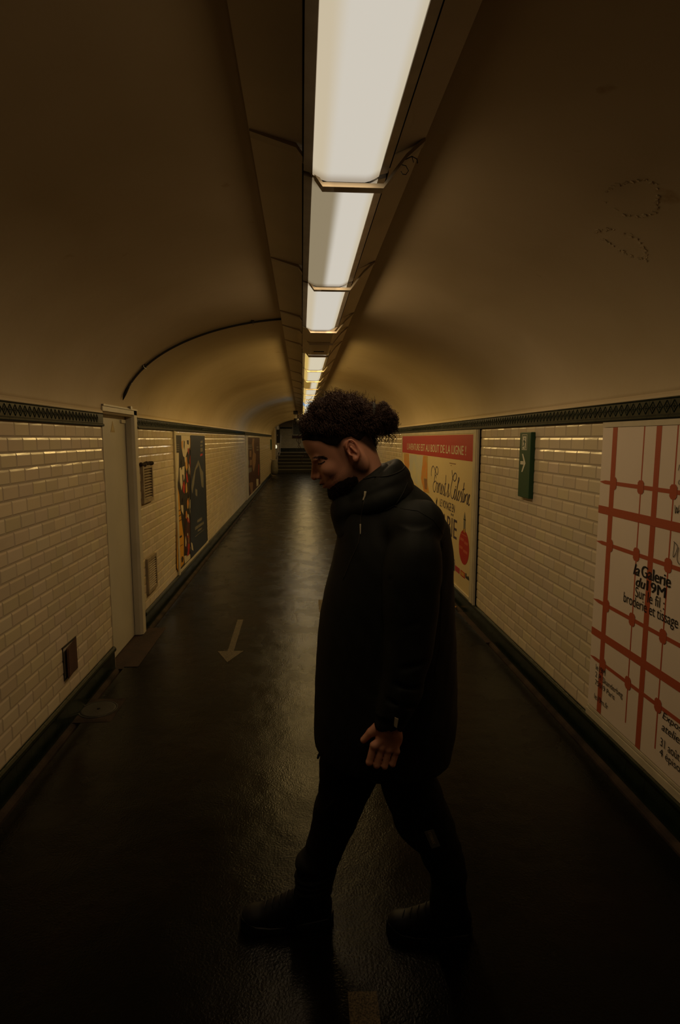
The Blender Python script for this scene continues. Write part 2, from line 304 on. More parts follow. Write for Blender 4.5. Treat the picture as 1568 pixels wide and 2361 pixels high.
RH = (ZF0-ZB)/21
DY0, DY1, DZ = 4.10, 4.93, 1.885
mb = MB(); tint = []
tiles_mesh(mb, tint, XL, 1, 1.0, Y1-.6, ZB, 21, RH, holes=[(DY0, DY1, 0, 3), (3.25, 3.445, .285, .465), (5.0, 5.31, 1.11, 1.42), (5.03, 5.33, .30, .60)])
finish_tiled('wall_left', mb, tint, [((XL-.2,Y0,-.12),(XL,DY0,ZF1+.01)), ((XL-.2,DY1,-.12),(XL,Y1-.6,ZF1+.01)), ((XL-.2,DY0,-.12),(XL-.14,DY1,ZF1+.01))])
mb = MB(); tint = []
tiles_mesh(mb, tint, XR, -1, 1.0, Y1, ZB, 21, RH)
finish_tiled('wall_right', mb, tint, [((XR,Y0,-.12),(XR+.2,Y1,ZF1+.01))])

# vault
mb = MB(); NS = 56; NY = 60
for j in range(NY+1):
    y = Y0 + (Y1-Y0)*j/NY
    for k in range(NS+1):
        t = PI - PI*k/NS
        mb.v.append((VC+VA*math.cos(t), y, ZF1+VB*math.sin(t)))
n_in = len(mb.v)
for j in range(NY):
    for k in range(NS):
        a = j*(NS+1)+k
        mb.f.append((a, a+NS+1, a+NS+2, a+1))
o = mb.build('ceiling', M['plaster'], smooth=True, fix=False); struct(o)
md = o.modifiers.new('thick', 'SOLIDIFY'); md.thickness = .15; md.offset = -1
# check that thickness goes outward
def vault_arc(x0, x1, n, off, y):
    t0 = math.acos((x0-VC)/VA); t1 = math.acos((x1-VC)/VA)
    return [(VC+(VA-off)*math.cos(t0+(t1-t0)*i/n), y, ZF1+(VB-off)*math.sin(t0+(t1-t0)*i/n)) for i in range(n+1)]

# floor: centre slab with the gutters left open along both walls
GL0, GL1 = XL, -1.305; GR0, GR1 = 1.485, XR
mb = MB()
mb.box((GL1, Y0, -.12), (GR0, 28.5, 0)); o = mb.build('floor', M['floor']); struct(o)
mb = MB()
mb.box((XL, Y0, -.12), (GL1, 3.29, -.05)); mb.box((XL, 3.60, -.12), (GL1, DY0, -.05)); mb.box((XL, 5.02, -.12), (GL1, Y1, -.05))
mb.box((GR0, Y0, -.12), (XR, 4.46, -.05)); mb.box((GR0, 5.3, -.12), (XR, Y1, -.05))
o = mb.build('trim_1', M['slot']); struct(o)
# concrete ledges between the tiled skirting and the gutter slot
def ledge(mb, X, s, ya, yb):
    prof = [(X, -.05), (X, .004), (X+s*.030, -.006), (X+s*.038, -.018), (X+s*.040, -.05)]
    mb.prism(prof, 'y', ya, yb)
mb = MB()
for a, b in ((Y0,3.29),(3.60,DY0),(5.02,Y1-.6)): ledge(mb, XL, 1, a, b)
for a, b in ((Y0,4.46),(5.3,Y1)): ledge(mb, XR, -1, a, b)
o = mb.build('trim_2', M['concrete']); struct(o)
# the slabs that bridge the gutter
mb = MB(); mb.box((XL-.06, DY0, -.12), (GL1-.0, 5.02, -.004)); mb.box((GL1, 4.12, -.02), (GL1+.10, 5.0, .0035))
struct(mb.build('trim_3', M['slab']))
mb = MB(); mb.box((GR0, 4.46, -.12), (XR, 5.3, -.003)); struct(mb.build('trim_4', M['slab']))

# skirting of dark green tiles with a rounded top course
def skirting(name, X, s, spans):
    mb = MB(); nf0 = 0
    for ya, yb in spans:
        y = ya
        while y < yb-.01:
            e = min(y+.15, yb); a, b = y+.001, e-.001
            mb.prism([(X-s*.002,.0),(X+s*.010,.0),(X+s*.010,.125),(X-s*.002,.125)], 'y', a, b)
            pr = [(X-s*.002,.128),(X+s*.012,.128),(X+s*.020,.134),(X+s*.024,.145),(X+s*.021,.157),(X+s*.012,.167),(X-s*.002,ZB-.001)]
            mb.prism(pr, 'y', a, b)
            y = e
    nf = len(mb.f)
    for ya, yb in spans: mb.box((X-s*.002, ya, 0), (X+s*.0085, yb, .166))
    o = mb.build(name, M['green_tile']); o.data.materials.append(M['green_grout'])
    o.data.polygons.foreach_set('material_index', [0]*nf+[1]*(len(mb.f)-nf))
    return struct(o)
skirting('baseboard_left', XL, 1, [(1.0, DY0), (DY1, Y1-.6)])
skirting('baseboard_right', XR, -1, [(1.0, Y1)])

# frieze: embossed green tiles, each with three lozenges, above a bead
def frieze(name, X, s, spans):
    mb = MB()
    def ridge(y0, z0, y1, z1, w, h):
        d = Vector((0, y1-y0, z1-z0)); L = d.length; d.normalize(); p = Vector((0, -d.z, d.y))*w
        b = X+s*.012; n = len(mb.v)
        A = Vector((b, y0, z0)); B = Vector((b, y1, z1)); H = Vector((s*h, 0, 0))
        mb.v += [tuple(A+p), tuple(A-p), tuple(B-p), tuple(B+p), tuple(A+H), tuple(B+H)]
        mb.f += [(n, n+3, n+5, n+4), (n+1, n+4, n+5, n+2), (n, n+4, n+1), (n+3, n+2, n+5), (n, n+1, n+2, n+3)]
    for ya, yb in spans:
        y = ya
        while y < yb-.01:
            e = min(y+.15, yb); a, b = y+.001, e-.001
            mb.box((X-s*.002, a, ZF0+.020), (X+s*.012, b, ZF1-.006))
            mb.prism([(X-s*.002, ZF0+.001),(X+s*.016,ZF0+.001),(X+s*.020,ZF0+.006),(X+s*.020,ZF0+.012),(X+s*.015,ZF0+.018),(X-s*.002,ZF0+.018)], 'y', a, b)
            mb.prism([(X-s*.002, ZF1-.008),(X+s*.014,ZF1-.008),(X+s*.016,ZF1-.003),(X+s*.012,ZF1+.001),(X-s*.002,ZF1+.001)], 'y', a, b)
            if e-y > .14 and y < 14:
                zc = (ZF0+.020+ZF1-.008)/2; hz = .026; hy = .0205
                for q in range(3):
                    yc = y+.025+.05*q
                    P = [(yc, zc+hz), (yc+hy, zc), (yc, zc-hz), (yc-hy, zc)]
                    for w in range(4): ridge(*P[w], *P[(w+1)%4], .0026, .0026)
                    if y < 8:
                        for w in range(4):
                            aa = w*PI/2
                            ridge(yc, zc, yc+.008*math.cos(aa), zc+.011*math.sin(aa), .003, .0022)
            y = e
    nf = len(mb.f)
    for ya, yb in spans: mb.box((X-s*.002, ya, ZF0), (X+s*.0105, yb, ZF1))
    o = mb.build(name, M['green_tile'], fix=False); o.data.materials.append(M['green_grout'])
    o.data.polygons.foreach_set('material_index', [0]*nf+[1]*(len(mb.f)-nf))
    import bmesh
    bm = bmesh.new(); bm.from_mesh(o.data); bmesh.ops.recalc_face_normals(bm, faces=bm.faces); bm.to_mesh(o.data); bm.free()
    return struct(o)
frieze('trim_5', XL, 1, [(1.0, DY0), (DY1, Y1-.6)])
frieze('trim_6', XR, -1, [(1.0, Y1)])
# thin plaster lip where the vault meets the frieze
mb = MB()
for X, s, sp in ((XL,1,[(1.0,DY0),(DY1,Y1-.6)]),(XR,-1,[(1.0,Y1)])):
    for a, b in sp: mb.prism([(X-s*.01,ZF1+.001),(X+s*.013,ZF1+.001),(X+s*.010,ZF1+.012),(X-s*.002,ZF1+.030),(X-s*.01,ZF1+.03)], 'y', a, b)
struct(mb.build('trim_7', M['plaster']))

# ---- door in the left wall
d = thing('door_1', None, None, (XL, 4.5, 0)); d['kind'] = 'structure'
RX = XL-.057
mb = MB(); mb.box((RX-.04, DY0+.03, .004), (RX, 4.825, 1.838)); mb.build('door_leaf', M['door'], d)
mb = MB(); mb.box((RX-.002, 4.8245, .004), (RX+.0012, 4.8305, 1.843)); mb.box((RX-.002, DY0+.03, 1.8375), (RX+.0012, 4.8305, 1.8425)); mb.build('shadow_gap', M['gap'], d)
mb = MB()
mb.prism([(RX-.045,4.83),(XL-.01,4.83),(XL+.012,4.845),(XL+.012,4.925),(XL-.01,DY1),(RX-.045,DY1)], 'z', 0, DZ-.0)
mb.prism([(RX-.045,DY0),(XL+.004,DY0),(XL+.004,DY0+.02),(RX-.045,DY0+.03)], 'z', 0, DZ)
mb.box((RX-.045, DY0, 1.842), (XL+.012, 4.925, DZ)); mb.box((RX-.045, DY0, DZ-.008), (XL+.02, 4.92, DZ+.004))
mb.build('door_frame', M['cream_paint'], d)
mb = MB(); mb.box((RX-.002, 4.70, 1.775), (RX+.012, 4.80, 1.80)); mb.build('door_closer_plate', M['cream_paint'], d)
mb = MB(); mb.box((XL-.03, 4.70, 1.885), (XL+.03, 4.745, 1.905)); mb.build('latch_block', M['alu'], d)
mb = MB(); mb.prism([(4.455,1.70),(4.555,1.70),(4.512,1.785)], 'x', RX, RX+.0012); mb.prism([(4.478,1.712),(4.534,1.712),(4.511,1.762)], 'x', RX+.0012, RX+.0018)
w = mb.build('warning_triangle', mat('faded_yellow_sticker', (.34,.24,.09), .5, .3), d); w['label'] = 'faded yellow warning triangle'
w.data.materials.append(mat('faded_sticker_field', (.42,.32,.14), .5, .3)); 
w.data.polygons.foreach_set('material_index', [0]*5+[1]*5)

# ---- end of the corridor: stairs and the tiled wall above the landing
EX0, EX1 = -1.22, 1.75
mb = MB(); nose = []
for i in range(6):
    y = 28.5+.30*i; z = .16*(i+1)
    mb.box((EX0, y, -.12), (EX1, y+.30 if i < 5 else 34.0, z-.0))
st = mb.build('stairs', mat('dark_stone_steps', (.035,.032,.022), .6, .4, bump=.3, bscale=30)); struct(st); st['label'] = 'flight of dark stone steps at the far end of the corridor'
mb = MB()
for i in range(6):
    y = 28.5+.30*i; z = .16*(i+1); mb.box((EX0+.02, y-.012, z-.02), (EX1-.02, y+.05, z+.004))
o = mb.build('step_nosing', mat('pale_step_nosing', (.28,.25,.16), .45, .5)); par(o, st)
mb = MB(); tint = []
# end wall built as tiles facing the camera
def tiles_front(mb, tint, Y, x0, x1, z0, z1):
    z = z0; i = 0
    while z < z1-.02:
        x = x0 - (.075 if i % 2 else 0)
        while x < x1:
            a, b = max(x+.003, x0), min(x+.147, x1); x += .15
            if b-a < .02: continue
            n = len(mb.v); c = z+.003; e = min(z+.0745-.003, z1)
            mb.v += [(a,Y,c),(b,Y,c),(b,Y,e),(a,Y,e),(a+.01,Y-.008,c+.01),(b-.01,Y-.008,c+.01),(b-.01,Y-.008,e-.01),(a+.01,Y-.008,e-.01)]
            mb.f += [(n+4,n+5,n+6,n+7),(n,n+1,n+5,n+4),(n+1,n+2,n+6,n+5),(n+2,n+3,n+7,n+6),(n+3,n,n+4,n+7)]
            w = random.uniform(.9,1.05); tint += [(w,w,w*.97,1)]*8
        z += .0745; i += 1
tiles_front(mb, tint, 33.0, EX0, EX1, 1.13, 2.22)
finish_tiled('wall_back', mb, tint, [((EX0-.3,33.0,0),(EX1+.3,33.2,3.2))])
mb = MB(); mb.box((EX0,32.975,.96),(EX1,33,1.13)); mb.box((EX0,32.97,2.22),(EX1,33,2.31)); struct(mb.build('trim_8', M['green_tile']))
mb = MB(); tint = []
tiles_mesh(mb, tint, EX0, 1, 28.5, 33.0, 1.0, 16, .0745)
mb.box  # side walls and lid of the stair well
finish_tiled('wall_end_left', mb, tint, [((EX0-.3,Y1-.6,-.12),(EX0-.0,33.0,2.95))])
mb = MB(); mb.box((EX1,Y1,-.12),(EX1+.2,33.0,3.1)); struct(mb.build('wall_end_right', M['tile']))
mb = MB(); mb.box((EX0-.3,Y1-.0,2.75),(EX1+.2,33.2,2.9)); struct(mb.build('ceiling_end', M['plaster']))
# arch ring closing the vault over the stair well
mb = MB(); NS2 = 32
for k in range(NS2+1):
    t = PI-PI*k/NS2; x = VC+VA*math.cos(t); z = ZF1+VB*math.sin(t)
    for (xx, zz) in ((x, z), (x, 2.9)):
        mb.v.append((xx, Y1-.001, zz)); mb.v.append((xx, Y1+.1, zz))
for k in range(NS2):
    a = 4*k; mb.f += [(a, a+2, a+6, a+4), (a+1, a+5, a+7, a+3), (a, a+4, a+5, a+1)]
struct(mb.build('trim_9', M['plaster']))

t = thing('ceiling_light', 'ceiling light over the far stairs, out of sight behind the vault', 'ceiling light', (.2, 30, 2.7))  # unseen lamp and housing, added to brighten the stairs and end wall
mb = MB(); mb.box((.0,29.4,2.69),(.4,30.6,2.75)); mb.build('housing', M['cream_paint'], t)
ld = bpy.data.lights.new('tube_light', 'AREA'); ld.shape = 'RECTANGLE'; ld.size = .3; ld.size_y = 1.1; ld.energy = 11; ld.color = (1,.8,.5)
lo = bpy.data.objects.new('tube_light', ld); COL.objects.link(lo); lo.location = (.2,30,2.68); par(lo, t)
# ---------------------------------------------------------------- CEILING LIGHTS
SIDE = {(0,-1): .12, (0,1): .02, (1,-1): .20, (1,1): .22, (2,-1): .20, (2,1): .42, (6,-1): .5}
YK = lambda k: .645 + 1.195*k
def diffuser_mat(name, lo=0.0, hi=1.0, edge=(.44,.33,.18), mid=(.62,.57,.485), skew=0.0, redge=(.58,.50,.36)):
    m = bpy.data.materials.new(name); m.use_nodes = True; nt = m.node_tree; N = nt.nodes; L = nt.links
    for n in list(N): N.remove(n)
    out = N.new('ShaderNodeOutputMaterial'); em = N.new('ShaderNodeEmission'); tc = N.new('ShaderNodeTexCoord'); sx = N.new('ShaderNodeSeparateXYZ')
    L.new(tc.outputs['Generated'], sx.inputs[0])
    r = N.new('ShaderNodeValToRGB'); cr = r.color_ramp; cr.interpolation = 'EASE'
    cr.elements[0].position = 0; cr.elements[0].color = (*edge, 1)
    cr.elements[1].position = 1; cr.elements[1].color = (*redge, 1)
    e = cr.elements.new(.10+skew); e.color = (*edge, 1)
    e = cr.elements.new(.30+skew); e.color = (*mid, 1)
    e = cr.elements.new(.84); e.color = (*mid, 1)
    L.new(sx.outputs['X'], r.inputs['Fac'])
    # the tube stops short of both ends of the diffuser
    r2 = N.new('ShaderNodeValToRGB'); c2 = r2.color_ramp; c2.interpolation = 'EASE'
    c2.elements[0].position = 0; c2.elements[0].color = (.55,.5,.45,1); c2.elements[1].position = 1; c2.elements[1].color = (.62,.56,.5,1)
    for p in (.05,.95): e = c2.elements.new(p); e.color = (1,1,1,1)
    L.new(sx.outputs['Y'], r2.inputs['Fac'])
    mx = N.new('ShaderNodeMix'); mx.data_type = 'RGBA'; mx.blend_type = 'MULTIPLY'; mx.inputs['Factor'].default_value = 1
    L.new(r.outputs['Color'], mx.inputs['A']); L.new(r2.outputs['Color'], mx.inputs['B']); L.new(mx.outputs['Result'], em.inputs['Color'])
    L.new(em.outputs[0], out.inputs['Surface'])
    return m
DM = {'warm': diffuser_mat('lit_opal_diffuser', edge=(.58,.49,.345)),
      'half': diffuser_mat('half_lit_opal_diffuser', edge=(.27,.215,.13), skew=.22),
      'yellow': diffuser_mat('yellowish_lit_diffuser', edge=(.62,.42,.12), mid=(.66,.58,.42)),
      'amber': diffuser_mat('amber_half_lit_diffuser', edge=(.26,.15,.03), mid=(.66,.58,.42), skew=.30, redge=(.60,.45,.15)),
      'cool': diffuser_mat('cool_white_lit_diffuser', edge=(.20,.28,.38), mid=(.55,.65,.72))}
STRAP = [(-.146,2.541),(-.01,2.500),(.068,2.394),(.250,2.394),(.318,2.480),(.375,2.530)]
def strap_mesh(y, w=.038, th=.013):
    mb = MB(); up = [(x, z+th) for x, z in STRAP]
    prof = STRAP + up[::-1]
    n = len(STRAP)
    for i in range(n-1):
        a, b, c, d = STRAP[i], STRAP[i+1], up[i+1], up[i]
        base = len(mb.v)
        for yy in (y-w/2, y+w/2): mb.v += [(a[0],yy,a[1]),(b[0],yy,b[1]),(c[0],yy,c[1]),(d[0],yy,d[1])]
        mb.f += [(base,base+1,base+5,base+4),(base+3,base+7,base+6,base+2),(base,base+3,base+2,base+1),(base+4,base+5,base+6,base+7)]
    mb.f += [(0,4,7,3)]; q = 8*(n-2); mb.f += [(q+1,q+2,q+6,q+5)]
    return mb
def module(k, kind, label, group='ceiling light modules in one line along the vault'):
    a, b = YK(k), YK(k+1)
    t = thing('ceiling_light' if kind else 'ceiling_cover', label, 'ceiling light' if kind else 'ceiling cover', (.115, (a+b)/2, 2.44), group)
    mb = MB()
    for s in (0, 1):
        if s == 0: P = [(-.147,2.558),(-.147,2.548),(.008,2.508),(.008,2.516)]
        else: P = [(.272,2.502),(.272,2.494),(.376,2.540),(.376,2.552)]
        m2 = MB(); m2.prism(P, 'y', a+.002, b-.002)
        o = m2.build('side_panel', M['panel'], t)
    mb = MB(); mb.prism([(-.11,2.60),(-.11,2.553),(.0,2.528),(.28,2.528),(.34,2.545),(.34,2.60)], 'y', a, b); mb.build('backing_tray', M['gap'], t)
    mb = MB()
    if kind:
        mb.prism([(.012,2.52),(.012,2.438),(.037,2.432),(.039,2.436),(.039,2.52)], 'y', a+.016, b-.016)
        mb.prism([(.236,2.52),(.236,2.436),(.238,2.432),(.262,2.438),(.262,2.52)], 'y', a+.016, b-.016)
        mb.build('housing', M['alu'], t)
        mb = MB(); mb.box((.2625, a+.016, 2.452), (.270, b-.016, 2.50)); mb.box((.0088, a+.016, 2.46), (.0115, b-.016, 2.52)); mb.build('dark_joint', M['gap'], t)
        mb = MB(); mb.box((.2705, a+.016, 2.470), (.2735, b-.016, 2.50)); mb.build('highlight_strip', M['strap'], t)  # cream strip standing in for a thin highlight beside the groove
        mb = MB(); prof = []
        nx = 14; ny = 10
        def dz(s):  # rounded trapezoid
            u = abs(2*s-1); return 2.418 + .018*max(0, (u-.55)/.45)**1.6
        for j in range(ny+1):
            v = j/ny; y = a+.012+(b-a-.022)*v
            for i in range(nx+1):
                s = i/nx; z = dz(s); e = min(v, 1-v)*(b-a)
                if e < .03: z -= .004*(1-e/.03)
                mb.v.append((.039+.197*s, y, z))
        for j in range(ny):
            for i in range(nx): q = j*(nx+1)+i; mb.f.append((q, q+nx+1, q+nx+2, q+1))
        o = mb.build('diffuser', DM[kind], t, smooth=True, fix=False)
        sd = o.modifiers.new('thick', 'SOLIDIFY'); sd.thickness = .002; sd.offset = 1
        P = LAMP_POWER*POWER.get(k, .8); lc = {'cool': (.62,.8,1.0), 'yellow': (1,.66,.22), 'amber': (1,.62,.18)}.get(kind, LAMP_COLOR)
        for nm, lx, lz, w, tilt, e in (('tube_light', .1375, 2.412, .17, 0, .70), ('tube_light', .100, 2.404, .05, -70, SIDE.get((k,-1), .34)), ('tube_light', .175, 2.404, .05, 70, SIDE.get((k,1), .34))):
            if tilt and k in (1, 6) and tilt < 0: e *= .5
            ld = bpy.data.lights.new(nm, 'AREA'); ld.shape = 'RECTANGLE'; ld.size = w; ld.size_y = b-a-.09
            ld.energy = P*e; ld.color = lc
            lo = bpy.data.objects.new(nm, ld); COL.objects.link(lo); lo.location = (lx, (a+b)/2, lz)
            lo.rotation_euler = (0, math.radians(tilt if False else -tilt), 0); par(lo, t)
    else:
        mb.prism([(.012,2.515),(.012,2.44),(.075,2.412),(.235,2.412),(.262,2.44),(.262,2.515)], 'y', a+.003, b-.003)
        c = mb.build('closed_cover', M['panel'], t)
        if k == 3:
            mb = MB(); mb.box((.11, 5.19, 2.408), (.20, 5.215, 2.4125)); s = mb.build('slot', M['gap'], c if False else t)
            s2 = strap_mesh(4.74, .02).build('cover_strap', M['strap'], t)
    strap_mesh(b).build('cover_strap', M['strap'], t)
    return t
POWER = {0:.70, 1:.80, 2:1.1, 4:2.0, 5:2.0, 6:1.3, 7:1.3, 8:1.2, 9:1.1, 10:.9, 11:.6}
kinds = {**{q:'yellow' for q in range(12,22)}, 0:'warm',1:'half',2:'warm',4:'yellow',5:'yellow',6:'amber',7:'yellow',8:'yellow',9:'yellow',10:'cool',11:'yellow'}
NAMES = {0:'big lit ceiling light nearest the camera, filling the top edge of the photo',
 1:'second lit ceiling light from the camera, its left third dimmer, below the nearest strap',
 2:'third lit ceiling light from the camera, short white panel before the unlit covers',
 4:'first yellowish ceiling light just beyond the unlit closed covers',
 5:'second yellowish ceiling light beyond the unlit closed covers',
 6:'third light beyond the closed covers, amber on its left half',
 7:'small yellow ceiling light just behind the dark strap above the man\'s forehead hair',
 8:'small yellow ceiling light second behind the dark strap above the man\'s hair',
 9:'small yellow ceiling light just before the bluish one in the distance',
 10:'tiny bluish white ceiling light in the distance beside the man\'s hair',
 11:'tiny yellow ceiling light just beyond the bluish one'}
FAR = []
for k in range(22):
    if k in NAMES: module(k, kinds[k], NAMES[k])
    elif k > 11: module(k, 'yellow', 'far lit ceiling light hidden behind the man\'s head in the distance', 'far ceiling lights')
    elif k == 3: module(k, None, 'unlit closed beige cover between the third and fourth lit ceiling lights')
    else: module(k, None, 'unlit closed beige ceiling cover in the far dark stretch of the corridor', 'far unlit ceiling covers')
# the little wire hook on the nearest strap
t = thing('cable_hook', 'small black wire hook hanging on the right end of the nearest ceiling strap', 'hook', (.315, YK(1), 2.45))
mb = MB()
P = [(.30+.0, YK(1)-.01, 2.466), (.318, YK(1)-.012, 2.462), (.326, YK(1)-.012, 2.448), (.318, YK(1)-.012, 2.437), (.308, YK(1)-.012, 2.438), (.303, YK(1)-.012, 2.446)]
mb.tube(P, .0013, 6); mb.build('ring', M['hook'], t)
mb = MB(); mb.tube([(.30, YK(1)-.016, 2.470), (.335, YK(1)-.016, 2.487), (.35, YK(1)-.016, 2.480), (.352, YK(1)-.016, 2.468)], .0016, 6); mb.tube([(.335, YK(1)-.016, 2.487), (.340, YK(1)-.016, 2.470)], .0012, 6); mb.build('wire', M['hook'], t)

# ---------------------------------------------------------------- VAULT DETAILS
t = thing('conduit', 'twin black cable clipped across the left side of the vault above the door', 'cable', (-.7, 4.5, 2.45))
mb = MB(); A = vault_arc(-1.318, -.15, 40, .012, 4.50); mb.tube(A, .0065, 8); mb.build('cable', M['rubber'], t, True)
mb = MB(); A2 = [(x, y+.02, z) for x, y, z in vault_arc(-1.30, -.15, 40, .010, 4.50)]; mb.tube(A2, .006, 8); mb.build('cable', M['rubber'], t, True)
for x in (-1.17, -.36):
    mb = MB(); q = vault_arc(x-.012, x+.012, 3, .0, 4.5); mb.tube([(p[0], 4.485, p[2]-.004) for p in q], .003, 6); mb.tube([(q[1][0], 4.465, q[1][2]), (q[1][0]+.004, 4.485, q[1][2]-.018), (q[1][0]+.004, 4.54, q[1][2]-.018), (q[1][0], 4.555, q[1][2])], .004, 6)
    mb.build('clip', M['hook'], t)
mb = MB(); e = vault_arc(-1.352, -1.30, 8, .012, 4.505); mb.tube(e, [.002,.006,.009,.011,.012,.012,.011,.010,.009], 8); mb.build('cable_end_boot', M['black'], t, True)
mb = MB(); e = vault_arc(-1.300, -1.285, 3, .011, 4.507); mb.tube(e, .0105, 8); c = mb.build('metal_collar', M['alu'], t, True); c['label'] = 'pale metal collar'

def flakes(name, label, cx, cy, rx, ry, n, gap=None):
    """ragged rims of lifted paint around a bare spot, lying on the vault"""
    mb = MB()
    for i in range(n):
        a = 2*PI*i/n + random.uniform(-.05,.05)
        rr = 1+random.uniform(-.10,.10)+.08*math.sin(3*a)
        if random.random() < .30: continue
        x = cx+rx*rr*math.cos(a); y = cy+ry*rr*math.sin(a)
        x = min(x, XR-.02)
        k = random.randint(4,6); s = random.uniform(.004,.011)
        nrm = Vector((-(x-VC)/VA**2, 0, -(vault_z(x)-ZF1)/VB**2)).normalized(); tx = Vector((0,1,0)); tz = nrm.cross(tx)
        c = Vector((x, y, vault_z(x)))
        pts = []
        for j in range(k):
            b = 2*PI*j/k; r = s*random.uniform(.5,1.2)
            pts.append(c+tx*r*math.cos(b)+tz*r*math.sin(b)+nrm*random.uniform(.0003,.0035))
        base = len(mb.v); mb.v += [tuple(p) for p in pts]+[tuple(p-nrm*.006) for p in pts]
        mb.f.append(tuple(range(base, base+k)))
        for j in range(k): mb.f.append((base+j, base+(j+1)%k, base+k+(j+1)%k, base+k+j))
    o = mb.build(name, M['plaster']); return tag(o, label, 'peeling paint')
flakes('peeling_paint', 'ring of flaking paint on the right side of the vault, lower right', 1.14, 2.075, .085, .055, 60)
flakes('peeling_paint', 'faint arc of flaking paint higher on the right vault near the photo edge', 1.03, 1.84, .075, .10, 34)

# ---------------------------------------------------------------- POSTERS
def place(mb_pts, X, n): pass
def flat(polys, X, off, name, m, parent, th=.0006):
    """printed shapes, (y, z) outlines on the wall plane X"""
    mb = MB(); s = 1 if X < 0 else -1
    for p in polys: mb.prism(p, 'x', X+s*(off-th), X+s*off)
    return mb.build(name, m, parent)
def text_mesh(body, y0, z0, y1, z1, X, off, name, m, parent, bold=0.0, shear=0.0):
    """lettering fitted into the box that runs from (y0,z0) lower left to (y1,z1) upper right as read on the wall"""
    cu = bpy.data.curves.new(name, 'FONT'); cu.body = body; cu.size = 1; cu.offset = 0; cu.shear = shear; cu.resolution_u = 4
    cu.extrude = 0.0
    ob = bpy.data.objects.new(name, cu); COL.objects.link(ob)
    bpy.context.view_layer.update()
    dg = bpy.context.evaluated_depsgraph_get(); me = bpy.data.meshes.new_from_object(ob.evaluated_get(dg))
    bpy.data.objects.remove(ob); bpy.data.curves.remove(cu)
    co = np.empty(len(me.vertices)*3); me.vertices.foreach_get('co', co); co = co.reshape(-1,3)
    mn, mx_ = co.min(0), co.max(0)
    u = (co[:,0]-mn[0])/(mx_[0]-mn[0]); v = (co[:,1]-mn[1])/(mx_[1]-mn[1])
    s = 1 if X < 0 else -1
    out = np.stack([np.full(len(u), X+s*off), y0+(y1-y0)*u, z0+(z1-z0)*v], 1)
    me.vertices.foreach_set('co', out.ravel()); me.update()
    me.materials.clear(); me.materials.append(m)
    if bold:
        pl = [tuple(p.vertices) for p in me.polygons]; V = [tuple(v.co) for v in me.vertices]; k = len(V); h = (z1-z0)*bold; AV, AF = [], []
        for q, (dy, dz) in enumerate(((-1,0),(0,0),(1,0),(-.5,.5),(.5,-.5))):
            AV += [(x-(-s)*0+s*.00008*q, y+dy*h, z+dz*h*.5) for x, y, z in V]; AF += [tuple(a+q*k for a in f) for f in pl]
        me = bpy.data.meshes.new(name); me.from_pydata(AV, [], AF); me.update(); me.materials.append(m)
    o = bpy.data.objects.new(name, me); COL.objects.link(o); par(o, parent)
    return o
def stroke(mb, pts, X, off, w, sub=5):
    """a pen line on the wall plane"""
    P = [Vector((0,)+tuple(p)) for p in pts]; Q = []
    for i in range(len(P)-1):
        a = P[max(i-1,0)]; b = P[i]; c = P[i+1]; d = P[min(i+2,len(P)-1)]
        for k in range(sub):
            t = k/sub
            Q.append(.5*((2*b)+(c-a)*t+(2*a-5*b+4*c-d)*t*t+(3*b-a-3*c+d)*t**3))
    Q.append(P[-1]); s = 1 if X < 0 else -1; x = X+s*off
    base = len(mb.v)
    for i, q in enumerate(Q):
        t = (Q[min(i+1,len(Q)-1)]-Q[max(i-1,0)])
        if t.length < 1e-9: t = Vector((0,0,1))
        t.normalize(); nrm = Vector((0,-t.z,t.y))
        ww = w*(.65+.35*abs(t.z)) if w > .004 else w
        mb.v += [(x, q.y+nrm.y*ww, q.z+nrm.z*ww), (x, q.y-nrm.y*ww, q.z-nrm.z*ww)]
    for i in range(len(Q)-1): b = base+2*i; mb.f.append((b, b+1, b+3, b+2))
R4 = lambda a, b, c, d: [(a,c),(b,c),(b,d),(a,d)]

# --- right wall, near: the exhibition poster with the red woven grid
t = thing('advertising_poster', 'large off-white exhibition poster with brick red grid lines, at the right edge', 'poster', (XR, 2.0, .2))
PX = XR; YA, YB, Z0, Z1 = .75, 2.882, .232, 1.706
mb = MB(); mb.box((PX-.002, YA, Z0), (PX-.013, YB, Z1)); mb.build('sheet', M['poster_white'], t)
for q in (((PX-.001, YA, ZB+.002), (PX-.020, YB+.006, .206)), ((PX-.001, YA, .212), (PX-.016, YB, .226)), ((PX-.001, YA, 1.708), (PX-.016, YB, 1.733))): MB().box(*q).build('frame_rail', M['cream_frame'], t)
yv = [2.755-.2335*i for i in range(9)]
thin = [R4(y-.0045, y+.0045, .30 if i % 3 else .26, Z1) for i, y in enumerate(yv) if i]
thick = [R4(y-w, y+w, Z0, Z1) for y, w in ((2.765,.021),(2.413,.019),(1.93,.019),(1.46,.019),(.99,.019))]
cross = [[(YB,z-.001),(YB-.05,z-.0095),(YA,z-.0095),(YA,z+.0095),(YB-.05,z+.0095),(YB,z+.001)] for z in (1.432, 1.121, .811, .500)]
band = [R4(YA, YB, z-.020, z+.020) for z in (1.290, .640)]
knots = []
for y in yv:
    for z in (1.432, 1.121, .811, .500):
        a, b, r = .024, .031, .011; yy = y-.006 if y > 2.7 else y
        knots.append([(yy-a+r,z-b),(yy+a-r,z-b),(yy+a,z-b+r),(yy+a,z+b-r),(yy+a-r,z+b),(yy-a+r,z+b),(yy-a,z+b-r),(yy-a,z-b+r)])
for q, (pl, nm) in enumerate(((thin, 'thin_lines_print'), (thick, 'thick_lines_print'), (cross, 'cross_lines_print'), (band, 'band_print'), (knots, 'knots_print'))):
    flat(pl, PX, .0134+.0004*q, nm, M['rust_red'], t, .0003)
TX = dict(X=PX, off=.0156, parent=t, m=M['ink'])
